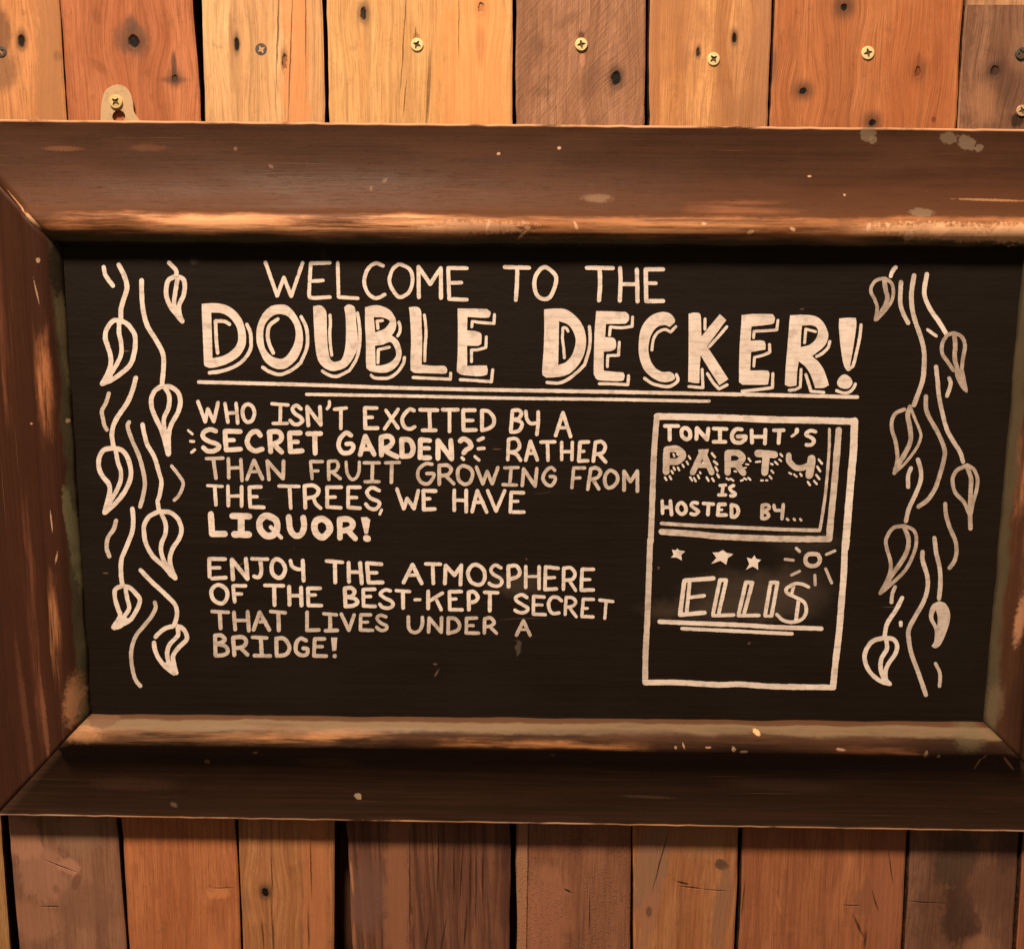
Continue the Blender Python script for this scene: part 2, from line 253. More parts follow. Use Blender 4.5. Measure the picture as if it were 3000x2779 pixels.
('lettering', 'b', 'R;s46 490,1045! 570,1275! 610,1155! 690,1275! 740,1065;s48 945,1070 800,1065! 805,1285! 935,1280;s42 815,1160 875,1160'),
('lettering', 'b', 'R;s46 1160,1060 1160,1295;s46 1300,1060 1300,1310;s42 1170,1175 1290,1180;s46 1370,1310 1430,1065! 1540,1315;s40 1390,1200 1500,1200;s44 1550,1065! 1650,1305! 1750,1065;S;s44 375,1050 230,1045! 220,1275! 380,1275;s38 235,1150 310,1148'),
('lettering', 'b', 'Q;s76 230,1415 245,1650! 395,1650;s78 480,1440 680,1445;s84 585,1460 585,1640;s82 505,1655 675,1658;o82 895,1440 990,1490 1005,1590 960,1660 880,1670 810,1600 800,1510 840,1455;s50 930,1570 1055,1695;s74 1140,1450 1160,1600 1220,1670 1290,1650 1320,1560 1310,1460;o82 1530,1475 1600,1520 1620,1600 1570,1670 1520,1690 1460,1640 1440,1570 1460,1500;s70 1740,1695 1735,1480! 1840,1480 1890,1530 1860,1590 1750,1620;s66 1830,1610 1920,1705;G;f 1057,1515! 1075,1514! 1085,1522! 1078,1563! 1068,1563!;s20 1073,1576 1078,1578'),
('lettering', 'b', 'T;s48 320,148 130,145! 133,250 135,355;s46 160,375 325,365;s42 150,250 255,250;s52 410,385 395,155! 580,380! 560,145;s44 630,145 815,150;s50 730,165 740,300 710,360 655,350;o52 930,150 990,190 1020,270 985,350 930,365 875,320 860,240 880,170;s46 1080,165 1100,230 1160,265 1220,265;s50 1225,165 1235,400'),
('lettering', 'b', 'T;s46 1500,170 1690,185;s50 1600,190 1605,420;s50 1760,190 1765,415;s50 1895,195 1915,430;s44 1780,300 1910,300;U;s62 285,160 75,145! 100,430! 305,425;s54 100,285 220,285'),
('lettering', 'b', 'U;s62 610,430 740,165! 875,440;s50 690,320 820,320;s54 930,155 1150,160;s60 1035,170 1045,440;s60 1215,440 1225,180! 1355,320! 1455,175! 1440,460;o60 1680,170 1770,230 1800,340 1760,440 1680,460 1590,410 1550,290 1600,190;V;s54 140,165 50,125 -10,190 30,260 130,320 150,380 100,430 10,420 -35,390;s60 250,440 245,140! 360,135 415,220 380,290 270,330;s56 500,145 500,450;s56 695,145 695,465;s44 510,290 690,290;s56 975,170 790,150! 780,480! 950,470;s48 790,310 925,305;s54 1050,480 1055,170! 1160,165 1220,250 1180,330 1070,345;s50 1150,370 1230,495;s56 1490,185 1325,185! 1310,490! 1490,485;s48 1325,335 1440,335'),
('lettering', 'b', 'T;o50 240,450 320,490 345,570 310,650 250,665 180,620 155,540 180,480;s46 555,460 410,460! 430,650;s42 425,555 510,555'),
('lettering', 'b', 'T;s46 780,455 1000,460;s50 890,470 895,685;s50 1065,470 1070,680;s50 1205,480 1210,690;s44 1080,575 1210,575;s46 1430,490 1285,490! 1290,690! 1445,690;s42 1300,570 1375,568'),
('lettering', 'b', 'T;s50 1725,700 1715,490! 1790,485 1830,530 1800,580 1730,590! 1830,610 1865,650 1820,690 1725,700;U;s56 190,525 20,530! 25,770! 200,775;s50 30,635 130,630;s56 420,550 340,535 270,590 330,650 430,700 455,760 400,800 310,790 260,745;s54 500,545 700,560;s60 600,570 605,800;s48 775,680 850,678;s60 970,555 970,805;s56 1180,580 1000,690;s54 1090,680 1160,825;s56 1455,560 1280,560! 1285,825! 1465,825;s50 1290,670 1380,668;s60 1565,825 1560,570! 1640,565 1695,640 1660,700 1580,720;s54 1790,570 1990,577;s60 1870,590 1870,840'),
('lettering', 'b', 'V;s54 515,595 440,555 360,590 360,640 450,700 530,750 520,790 460,820 390,810 340,780;s52 770,590 615,580! 610,840! 785,845;s46 620,705 740,705;s54 1025,645 960,595 880,600 835,680 850,780 900,830 985,820;s50 1075,845 1090,595! 1180,600 1230,660 1190,720 1100,740;s48 1150,760 1240,880;s52 1490,625 1340,620! 1320,875! 1485,880;s44 1345,755 1405,755;s52 1580,635 1775,655;s48 1675,660 1655,900'),
('lettering', 'm', 'T;s44 165,760 355,770;s50 255,780 265,960;s48 420,770 435,970;s48 580,760 595,985;s44 440,865 590,865;s50 650,975 720,770! 835,975;s40 690,880 795,880;s44 850,760 1020,775;s50 940,785 945,980'),
('lettering', 'm', 'T;s46 1275,770 1275,980! 1415,975;s42 1470,785 1620,800;s48 1545,800 1545,970;s46 1490,985 1630,980;s46 1675,790! 1765,980! 1825,800;U;s54 130,900 -15,900! -20,1120! 160,1125;s46 -10,1005 90,1005;s52 355,930 270,905 220,950 280,1020 360,1060 365,1100 310,1130 250,1110 215,1080'),
('lettering', 'm', 'U;s56 680,930 690,1100 770,1160 850,1120 885,1030 885,935;s56 975,1150 985,945! 1160,1155! 1165,940;s56 1260,1170 1265,945! 1370,960 1430,1050 1390,1130 1260,1170;s54 1680,945 1530,950! 1525,1165! 1710,1165;s46 1540,1055 1630,1055;s54 1790,1165 1795,955! 1880,945 1935,1010 1890,1060 1800,1075;s50 1880,1080 1970,1170'),
('lettering', 'm', 'V;s54 365,1145 465,935! 565,1150;s40 400,1065 530,1065'),
('lettering', 'm', 'T;s50 205,1270 200,1040! 270,1040 315,1085 280,1120 215,1140! 310,1160 350,1220 310,1265 205,1275;s50 425,1270 410,1065! 520,1060 565,1110 530,1170 430,1190;s48 500,1185 580,1265;s44 635,1060 805,1070;s50 735,1080 745,1270;s46 660,1275 845,1280;s50 920,1275 915,1075! 1010,1080 1070,1180 1030,1260 920,1280;s50 1265,1100 1200,1075 1150,1130 1145,1220 1200,1270 1270,1260 1280,1200 1230,1190;s46 1480,1080 1365,1080! 1355,1280! 1500,1280;s42 1370,1170 1455,1170;f 1555,1065! 1630,1065! 1615,1215! 1570,1220!;s56 1597,1279 1599,1281'),
# the boxed notice
('painted_border', 'b', 'W;s62 165,90 500,95 860,105 1200,118 1600,125 1915,135'),
('painted_border', 'm', 'W;s54 165,90 140,400 125,800 110,1200 105,1179;'
 'Y;s54 105,0 95,300 80,700 65,1000 60,1265'),
('painted_border', 'b', 'W;s70 1915,130 1905,400 1890,560 1870,800 1850,1050 1832,1262;Y;s60 1828,80 1820,300 1800,550 1780,800 1745,1100 1725,1300'),
('painted_border', 'b', 'Y;s52 60,1265 350,1265 700,1285 900,1280 1200,1300 1730,1308'),
('painted_border', 'm', 'W;s28 1692,200 1690,380 1665,700 1640,900 1610,1085;s34 205,1037 600,1060 950,1075 1300,1090 1605,1098'),
('painted_border', 'm', 'W;s60 1775,210 1760,400 1735,700 1715,900 1690,1170;s58 205,1110 500,1130 700,1150 1000,1165 1400,1175 1690,1175'),
('lettering', 'b', 'X;s46 150,190 310,190;s50 205,210 208,350;o50 400,215 440,250 445,320 400,345 355,310 345,260 360,225;s50 520,340 525,215! 645,350! 660,220;s46 720,220 875,225;s50 795,240 795,360;s48 720,375 860,375;s50 1050,230 980,230 935,300 960,370 1030,385 1090,345 1095,312! 1000,312;s48 1165,240 1170,385;s48 1325,235 1320,395;s46 1175,315 1320,315;s46 1425,240 1540,240;s48 1490,255 1480,390;s54 1695,232 1690,262;s34 1680,280 1635,310;s46 1915,258 1850,245 1800,290 1870,330 1895,370 1860,410 1805,410'),
('lettering', 'm', 'X;s82 165,725 172,465! 290,460 362,530 300,602 185,605;s72 475,735 590,490! 700,735;s64 545,650 660,650;f 540,465! 665,460! 640,560! 560,560!;s80 885,735 885,505! 1000,505 1058,560 1010,625 900,640;s80 990,640 1070,740;s90 1235,510 1435,525;s88 1335,540 1318,735;s72 1600,530 1605,600 1680,675 1760,678 1850,640;s100 1865,570 1860,650 1838,770'),
('painted_dashes', 'b', 'X;s26 152,790 170,820;s26 205,775 225,812;s26 228,712 245,742;s28 252,672 268,702;s26 302,675 320,708;s24 355,640 372,668;s24 405,605 424,638;s24 430,540 450,575;s24 250,515 262,545;s24 292,515 310,530;'
 's30 700,510 738,555;s30 725,602 765,638;s28 742,670 768,715;s28 762,752 784,790;s26 447,790 472,830;s26 490,795 512,835;s24 535,765 552,800;s26 640,790 662,830;s26 702,802 725,835;s24 560,728 570,745;s24 592,612 604,630;'
 's24 870,800 900,820;s26 915,805 952,828;s24 1038,830 1062,822;s24 1075,800 1105,815;s24 1125,795 1152,820;s26 1130,570 1152,602;s22 1098,635 1128,640;s22 1078,680 1100,676;s22 965,718 985,724;'
 's24 1276,825 1298,826;s24 1332,825 1350,825;s24 1215,612 1265,604;s26 1502,518 1525,545;s24 1487,580 1512,600;s26 1438,607 1470,640;s26 1390,630 1412,640;s26 1395,710 1418,735;s26 1375,775 1400,805;'
 's24 1602,735 1630,750;s26 1662,757 1692,783;s26 1732,745 1750,772;s26 1822,842 1848,882;s26 1895,832 1928,870;s28 1920,760 1958,810;s28 1932,665 1968,720;s28 1948,580 1988,630'),
('lettering', 'b', 'X;s40 795,885 860,880;s42 830,890 820,985;s44 780,995 862,995;s42 955,885 910,910 930,950 975,980 960,1005 920,1005'),
('lettering', 'b', 'X;s42 120,1065 125,1210;s46 215,1065 230,1225;s42 130,1140 225,1140;o46 345,1085 390,1130 395,1190 345,1220 300,1180 300,1120;s44 530,1090 480,1085 460,1120 510,1160 545,1190 500,1225 455,1215;s44 600,1095 720,1103;s46 660,1110 655,1225;s46 855,1105 780,1105! 770,1230! 870,1230;s36 790,1170 818,1168;s46 930,1240 930,1110! 990,1130 1010,1190 980,1245 930,1250'),
('lettering', 'm', 'X;s44 1285,1265 1290,1115! 1350,1110 1370,1150 1300,1185! 1350,1210 1365,1240 1330,1270 1285,1270;s40 1425,1115 1440,1170 1500,1175;s44 1535,1108 1520,1275;s32 1577,1275 1593,1288;s32 1657,1275 1671,1290;s32 1731,1275 1745,1293'),
('painted_star', 'b', 'Z;f 270,95! 290,115! 352,125! 310,165! 318,222! 262,190! 202,192! 230,160! 213,108! 250,115!'),
('painted_star', 'b', 'Z;f 755,110! 790,140! 865,155! 805,200! 790,268! 730,225! 630,258! 685,195! 642,138! 710,135!'),
('painted_star', 'b', 'Z;f 1090,166! 1110,205! 1158,215! 1125,250! 1130,322! 1070,285! 998,322! 1035,260! 1008,192! 1060,205!'),
('painted_sun', 'm', 'Z;o48 1705,152 1765,165 1785,215 1760,265 1705,282 1650,265 1630,215 1650,165;s34 1535,92 1570,128;s32 1415,210 1505,220;s32 1480,380 1570,335;s34 1730,378 1735,480;s34 1845,310 1910,462;s32 1852,160 1945,118'),
('lettering', 'b', 'Z;s49 655,412 345,435! 298,800! 560,775;s43 400,460 370,760;s40 405,615 558,595;s43 648,795 722,430! 790,430! 712,775;s40 648,808 870,800;s43 920,795 998,455! 1068,458! 980,785;s40 920,808 1138,805;s43 1202,808 1262,455! 1335,458! 1270,812;s34 1202,812 1270,814;s40 1665,505 1600,475 1520,470 1430,520 1440,570 1540,620 1620,670 1640,760 1600,840 1510,875 1400,860 1325,795;s38 1508,490 1488,565;s43 1558,650 1530,855'),
('painted_underline', 'b', 'Z;s50 80,872 500,890 1000,910 1300,930 1800,945'),
('painted_underline', 'b', 'Z;s40 318,945 700,962 1100,982 1490,1000'),
]

# ------------------------------------------------------------------ plank wall
SAW = 52
def wood(name, light, dark, streak=0.5, *a, **k):
    if a and a[0] is True: return _wood(name, light, dark, streak, *a[1:], blister=True, **k)
    return _wood(name, light, dark, streak, *a, **k)
def _wood(name, light, dark, streak=0.5, seed=0.0, marks=(), cracks=(), tilt=0.0, rough_saw=0.0, mottle=0.0, mcol=(0.1, 0.05, 0.03), tone2=None, blister=False, ring=0.26, ringf=170.0):
    n = NT(name, 0.62, 0.25)
    o = (seed * 1.37, seed * 0.7, seed * 2.11)
    knots = [k for k in marks if k[0] == 'k']
    P = n.sep(n.pos); X, Y, Z = P[0], P[1], P[2]
    for kk in knots:
        m = n.spot(n.pos, kk[1], kk[2], kk[3] * 4.5 + 22, kk[4] * 4.5 + 26, 2.0)
        kx = at(kk[1], kk[2]).x
        X = n.math('SUBTRACT', X, n.math('MULTIPLY', n.math('MULTIPLY', n.math('SUBTRACT', X, kx), m), 0.5))
    cmb = n.t.nodes.new('ShaderNodeCombineXYZ'); n.put(cmb.inputs[0], X); n.put(cmb.inputs[1], Y); n.put(cmb.inputs[2], Z)
    bent = cmb.outputs[0]
    base = n.mapping(bent, o, (0, tilt, 0))
    wob = n.noise(n.mapping(base, sca=(9, 9, 2.2)), 1.0, 3, 0.6, color=True)
    base2 = n.vadd(base, wob, 0.018)
    broad = n.noise(n.mapping(base2, sca=(48, 48, 1.0)), 1.0, 5, 0.62)
    mid = n.noise(n.mapping(base2, sca=(210, 210, 3.0)), 1.0, 4, 0.6)
    fine = n.noise(n.mapping(base2, sca=(900, 900, 26)), 1.0, 4, 0.75)
    c = n.mix(n.ramp(broad, 0.38, 0.60), light, dark)
    if tone2: c = n.mix(n.ramp(n.noise(n.mapping(base, (3, 1, 7), sca=(14, 14, 3.0)), 1.0, 4), 0.5, 0.62, 0, 0.75), c, tone2)
    patch_ = n.noise(n.mapping(base2, (5, 5, 5), sca=(1, 1, 0.35)), 34, 5, 0.62, 0.8)
    c = n.mix(n.ramp(patch_, 0.40, 0.62, 0, 0.45), c, tuple(x * y for x, y in zip(dark, (0.86, 0.80, 0.74))))
    c = n.mix(n.ramp(patch_, 0.40, 0.28, 0, 0.35), c, tuple(min(1, x * y) for x, y in zip(light, (1.12, 1.2, 1.3))))
    bx_ = n.sep(base2)[0]
    flow = n.noise(n.mapping(base, (1, 2, 3), sca=(11, 11, 1.5)), 1.0, 3, 0.55)
    ph = n.math('FRACT', n.math('ADD', n.math('MULTIPLY', bx_, ringf), n.math('MULTIPLY', flow, 7.0)))
    late = n.math('MULTIPLY', n.ramp(ph, 0.45, 0.93), n.ramp(ph, 0.93, 1.0, 1, 0))
    late = n.math('MULTIPLY', late, n.ramp(broad, 0.3, 0.6, 0.35, 1.0))
    c = n.mix(n.math('MULTIPLY', late, ring), c, tuple(x * y for x, y in zip(dark, (0.62, 0.52, 0.46))))
    line = n.ramp(mid, 0.49, 0.68, 0, streak * 1.15)
    c = n.mix(line, c, tuple(x * 0.48 for x in dark))
    c = n.mix(n.ramp(fine, 0.42, 0.66, 0, 0.55), c, tuple(x * 0.45 for x in dark))
    grime = n.noise(n.pos, 70, 8, 0.78)
    c = n.mix(n.ramp(grime, 0.52, 0.70, 0, 0.42), c, tuple(x * 0.35 for x in dark))
    if mottle:
        mt = n.noise(n.mapping(n.pos, o, sca=(1, 1, 0.6)), 60, 6, 0.72, 0.6)
        c = n.mix(n.ramp(mt, 0.46, 0.64, 0, mottle), c, mcol)
    hgt = n.math('SUBTRACT', n.math('ADD', n.math('MULTIPLY', mid, 0.7), n.math('MULTIPLY', fine, 1.2)), n.math('MULTIPLY', late, 0.4))
    if rough_saw:
        v = n.mapping(n.mapping(base2, rot=(0, math.radians(SAW), 0)), sca=(40, 40, 620))
        saw = n.noise(v, 1.0, 3, 0.6)
        patch = n.ramp(n.noise(n.pos, 20, 3), 0.42, 0.60)
        c = n.mix(n.math('MULTIPLY', n.ramp(saw, 0.48, 0.66, 0, rough_saw), patch), c, tuple(x * 0.45 for x in dark))
        hgt = n.math('ADD', hgt, saw)
    nz = n.noise(n.mapping(base, sca=(1, 1, 0.45)), 95, 8, 0.74, 0.3); wk = n.warp(0.004, 170); w3 = n.warp(0.0022, 50)
    for mk in marks:
        kind, px, py, rx, ry = mk[:5]
        if kind == 'k':                                   # nail hole or knot with a stained halo
            halo = mk[5] if len(mk) > 5 else 2.2
            if halo: c = n.mix(n.math('MULTIPLY', n.blot(nz, px, py - ry * 0.3, rx * halo, ry * halo, 1.9, 0, 0, 0.4), 0.72), c, (0.055, 0.036, 0.026))
            s = n.spot(wk, px, py, rx, ry, 0.45)
            c = n.mix(n.math('MULTIPLY', n.math('SUBTRACT', n.spot(wk, px, py, rx * 1.7, ry * 1.5, 0.9), s), 0.6), c, tuple(x * 0.3 for x in dark)); c = n.mix(s, c, (0.006, 0.003, 0.002))
            hgt = n.math('SUBTRACT', hgt, n.math('MULTIPLY', s, 4.0))
        elif kind == 's':                                 # stain: colour, strength, softness, angle
            col, st, soft, ang = (list(mk[5:]) + [(0.1, 0.05, 0.03), 0.7, 0.8, 0][len(mk) - 5:])
            c = n.mix(n.math('MULTIPLY', n.blot(nz, px, py, rx, ry, soft, ang, 0, 1.7 if min(rx, ry) > 16 else 0.6), st), c, col)
    cm = None
    for (px, py, rx, ry, ang) in cracks:
        s = n.spot(w3, px, py, rx * 0.8, ry, 1.3, ang)
        cm = s if cm is None else n.math('MAXIMUM', cm, s)
    if cm is not None:
        cm = n.math('MULTIPLY', cm, n.ramp(fine, 0.3, 0.6, 0.5, 1.0))
        c = n.mix(n.math('MULTIPLY', cm, 0.9), c, tuple(x * 0.16 for x in dark))
        hgt = n.math('SUBTRACT', hgt, n.math('MULTIPLY', cm, 1.5))
    if blister:
        bl = n.ramp(n.noise(n.pos, 420, 4, 0.7), 0.52, 0.72)
        ar = n.ramp(n.noise(n.pos, 28, 3), 0.42, 0.55)
        bl = n.math('MULTIPLY', bl, ar); hgt = n.math('ADD', hgt, n.math('MULTIPLY', bl, 1.5)); c = n.mix(n.math('MULTIPLY', bl, 0.12), c, (0.7, 0.4, 0.22))
    b = n.bump(hgt, 0.0006, 0.75)
    n.put(n.b.inputs['Base Color'], c); n.put(n.b.inputs['Normal'], b)
    n.put(n.b.inputs['Roughness'], n.ramp(mid, 0.3, 0.8, 0.5, 0.8))
    return n.m

wall = thing('plank_wall', 'wall of upright reclaimed timber planks in mixed orange and brown tones behind the blackboard', 'wall', (0, 0.02, at(1500, 2779).z))

_e = NT('shaded_sawn_edge', 0.9, 0.1); _e.put(_e.b.inputs['Base Color'], _e.mix(_e.ramp(_e.noise(_e.pos, 200, 4), 0.4, 0.7), (0.030, 0.014, 0.008), (0.085, 0.038, 0.020))); EDGE = _e.m  # plank sides coloured dark to paint in the shade of the gaps
def plank(l0, l1, r0, r1, y0, y1, mat, h=0.0, seed=0, chip=0.0006, end_top=None):
    """upright plank: left edge x at y0/y1, right edge x at y0/y1 (photo pixels), worn edges, real thickness"""
    N = 44
    T = 0.019
    prof = [(0, -T), (0, -0.0022), (0.0005, -0.0007), (0.0020, 0.0)]
    verts, faces = [], []
    cols = None
    for i in range(N + 1):
        t = i / N; y = y0 + (y1 - y0) * t
        a = at(l0 + (l1 - l0) * t, y); b = at(r0 + (r1 - r0) * t, y)
        wl = noise.noise((seed * 3.1, t * 9, 0)) * chip * 1.6 + noise.noise((seed, t * 40, 1)) * chip
        wr = noise.noise((seed * 5.1, t * 9, 4)) * chip * 1.6 + noise.noise((seed, t * 40, 7)) * chip
        ax, bx = a.x + wl - 0.0002, b.x + wr + 0.0001
        row = []
        for dx, dy in prof: row.append((ax + dx, -(h + dy), a.z))
        for k in range(1, 6): row.append((ax + 0.0020 + (bx - ax - 0.0040) * k / 6, -(h + noise.noise((seed + k, t * 5, 2)) * 0.0004), a.z + (b.z - a.z) * k / 6))
        for dx, dy in reversed(prof): row.append((bx - dx, -(h + dy), b.z))
        cols = len(row); verts += row
    for i in range(N):
        for k in range(cols - 1):
            p = i * cols + k; faces.append((p, p + 1, p + cols + 1, p + cols))
        faces.append((i * cols + cols - 1, i * cols, (i + 1) * cols, (i + 1) * cols + cols - 1))
    faces.append(tuple(range(cols))); faces.append(tuple(N * cols + k for k in reversed(range(cols))))
    o = mesh_obj('plank', verts, faces, mat, wall); o.data.materials.append(EDGE)
    for p in o.data.polygons:
        if abs(p.normal.x) > 0.9: p.material_index = 1
    return o

YEL, YEL2 = (0.80, 0.42, 0.145), (0.70, 0.31, 0.085)
ORA, ORA2 = (0.56, 0.185, 0.052), (0.44, 0.135, 0.04)
TAN, TAN2 = (0.50, 0.255, 0.12), (0.36, 0.17, 0.08)
BRN, BRN2 = (0.40, 0.205, 0.11), (0.27, 0.135, 0.075)
G = (0.07, 0.05, 0.04)
top = []
T0, T1 = -260, 1400
def ext(xa, xb, y):           # edge through (xa, y=0) and (xb, y=350)
    return xa + (xb - xa) * y / 350.0
def top_plank(a, b, c, d, mat, **k):
    y0 = k.pop('y0', T0)
    p = plank(ext(a, b, y0), ext(a, b, T1), ext(c, d, y0), ext(c, d, T1), y0, T1, mat, **k); top.append(p); return p
pA = top_plank(-330, -320, 174.5, 196.5, wood('wood_knotty_tan', (0.68, 0.32, 0.13), (0.55, 0.24, 0.09), 0.35, 1, (
        ('k', 64, 122, 9, 17, 1.6), ('s', 5, 90, 26, 60, (0.16, 0.075, 0.04), 0.75, 1.2, 0), ('s', 10, 210, 36, 50, (0.15, 0.08, 0.045), 0.6, 1.4, 20),
        ('s', 145, 200, 38, 420, (0.42, 0.20, 0.085), 0.8, 0.4, 3), ('s', 170, 165, 12, 14, (0.2, 0.1, 0.05), 0.5, 1.2, 0))), h=0.0006, seed=1)
pB = top_plank(176, 198, 566, 590, wood('wood_orange_knots', (0.56, 0.215, 0.095), (0.44, 0.150, 0.063), 0.25, 2, (
        ('s', 388, 115, 46, 44, (0.11, 0.065, 0.045), 0.72, 1.3, 0), ('s', 386, 72, 16, 26, (0.09, 0.055, 0.04), 0.6, 1.3, 0), ('k', 393, 122, 15, 17, 0),
        ('s', 510, 195, 8, 40, (0.07, 0.045, 0.035), 0.8, 1.0, 0), ('k', 513, 232, 8, 10, 2.4), ('s', 510, 234, 42, 9, (0.12, 0.06, 0.04), 0.6, 1.3, 0),
        ('s', 285, 48, 13, 24, (0.25, 0.09, 0.035), 0.6, 1.2, -12), ('s', 425, 190, 20, 40, (0.3, 0.10, 0.04), 0.4, 1.3, 20), ('s', 290, 195, 30, 12, (0.25, 0.08, 0.03), 0.5, 1.3, 40)), ring=0.12), h=0.0, seed=2)
pC = top_plank(590, 601, 946, 953, wood('wood_pale_striped', (0.86, 0.56, 0.28), (0.74, 0.43, 0.20), 0.45, 3, (
        ('k', 694, 132, 6, 18, 1.5), ('k', 835, 182, 6, 21, 1.5), ('s', 677, 120, 7, 90, (0.36, 0.17, 0.07), 0.6, 1.0, 0), ('s', 682, 235, 8, 40, (0.4, 0.2, 0.08), 0.5, 1.2, 0), ('s', 868, 170, 38, 420, (0.74, 0.31, 0.115), 0.7, 0.8, 0)),
        ((815, 90, 2.2, 180, 3), (852, 180, 2.0, 200, 3), (897, 60, 1.6, 130, 1))), h=0.0008, seed=3)
pD = top_plank(955, 962, 1503, 1503, wood('wood_yellow', (0.84, 0.52, 0.22), (0.76, 0.42, 0.165), 0.30, 4, (
        ('k', 1065, 42, 8, 16, 2.0), ('k', 1410, 24, 8, 13, 2.4), ('s', 1062, 200, 10, 120, (0.6, 0.28, 0.09), 0.4, 1.3, 0), ('s', 1400, 250, 105, 420, (0.84, 0.36, 0.125), 0.62, 0.9, 0), ('s', 1408, 130, 14, 60, (0.5, 0.19, 0.07), 0.5, 1.3, 0), ('s', 1220, 112, 10, 14, (0.3, 0.12, 0.05), 0.7, 1.0, 0)),
        ((1256, 265, 6.0, 100, 3), (1182, 130, 1.5, 150, 4), (1187, 290, 1.5, 50, 6), (1345, 60, 1.4, 90, 0), (1218, 95, 1.4, 12, 0))), h=0.0003, seed=4)
pE = top_plank(1512, 1511, 1893, 1892, wood('wood_rough_brown', (0.50, 0.265, 0.155), (0.36, 0.18, 0.10), 0.25, 5, (
        ('k', 1806, 230, 13, 19, 1.7), ('s', 1570, 130, 22, 26, (0.17, 0.085, 0.05), 0.6, 1.3, 0), ('s', 1560, 175, 20, 40, (0.2, 0.1, 0.055), 0.5, 1.3, 30), ('s', 1660, 60, 50, 14, (0.22, 0.11, 0.06), 0.5, 1.3, -30),
        ('s', 1730, 235, 30, 50, (0.2, 0.1, 0.06), 0.55, 1.3, 30), ('s', 1590, 270, 30, 14, (0.18, 0.09, 0.05), 0.5, 1.3, 0), ('s', 1703, 105, 9, 12, (0.1, 0.03, 0.02), 0.8, 0.8, 0), ('s', 1707, 175, 8, 22, (0.58, 0.29, 0.17), 0.7, 0.5, 0))
        , rough_saw=0.42, mottle=0.25, mcol=(0.19, 0.09, 0.05)), h=-0.0004, seed=5)
pF = top_plank(1902, 1901, 2264, 2248, wood('wood_amber_rough', (0.86, 0.46, 0.19), (0.62, 0.29, 0.11), 0.40, 6, (
        ('k', 2045, 155, 5, 12, 1.5), ('k', 2151, 114, 6, 14, 1.6), ('s', 1914, 190, 13, 420, (0.42, 0.19, 0.08), 0.85, 0.3, 0), ('s', 2000, 60, 90, 70, (0.42, 0.19, 0.08), 0.55, 1.4, 20), ('s', 2005, 170, 20, 36, (0.38, 0.17, 0.08), 0.6, 1.3, 0), ('s', 2232, 190, 26, 420, (0.42, 0.20, 0.10), 0.65, 0.9, 0), ('s', 2180, 320, 50, 40, (0.36, 0.17, 0.08), 0.5, 1.3, 0))
        , mottle=0.5, mcol=(0.44, 0.21, 0.10), ring=0.6, ringf=75.0, tone2=(0.55, 0.27, 0.12)), h=0.0009, seed=6)
pG = top_plank(2271, 2256, 2824, 2803, wood('wood_orange_nailed', (0.60, 0.240, 0.092), (0.47, 0.170, 0.064), 0.22, 7, (
        ('k', 2474, 22, 9, 10, 3.4), ('k', 2353, 268, 9, 9, 2.8), ('k', 2689, 212, 8, 13, 2.6), ('s', 2691, 180, 6, 26, (0.07, 0.04, 0.03), 0.7, 1.2, 0), ('k', 2556, 360, 9, 9, 3.0),
        ('s', 2650, 200, 60, 220, (0.40, 0.12, 0.036), 0.5, 1.4, 0), ('s', 2770, 120, 40, 420, (0.40, 0.12, 0.04), 0.55, 1.2, 0), ('s', 2735, 350, 7, 9, (0.15, 0.05, 0.02), 0.8, 0.8, 0), ('s', 2268, 190, 8, 50, (0.2, 0.09, 0.05), 0.7, 1.3, 0), ('s', 2745, 170, 12, 50, (0.3, 0.09, 0.03), 0.5, 1.3, 8)), ring=0.12), h=0.0, seed=7)
pH = top_plank(2830, 2808, 3170, 3140, wood('wood_grey_brown', (0.40, 0.215, 0.125), (0.25, 0.125, 0.075), 0.35, 8, (
        ('k', 2918, 208, 12, 14, 1.6), ('s', 2940, 240, 60, 60, (0.10, 0.05, 0.032), 0.6, 1.4, 0), ('s', 2880, 300, 40, 60, (0.46, 0.22, 0.11), 0.5, 1.3, 0), ('s', 2985, 350, 22, 22, (0.03, 0.015, 0.01), 0.9, 0.5, 0), ('s', 2985, 150, 26, 60, (0.40, 0.22, 0.12), 0.3, 1.0, 0))
        , mottle=0.6, mcol=(0.14, 0.065, 0.038)), h=-0.0012, seed=8, y0=13)
cap = plank(2700, 2700, 3300, 3300, -120, 14, wood('wood_pale_back', (0.62, 0.36, 0.2), (0.45, 0.25, 0.13), 0.3, 19, ()), h=-0.012, seed=30)

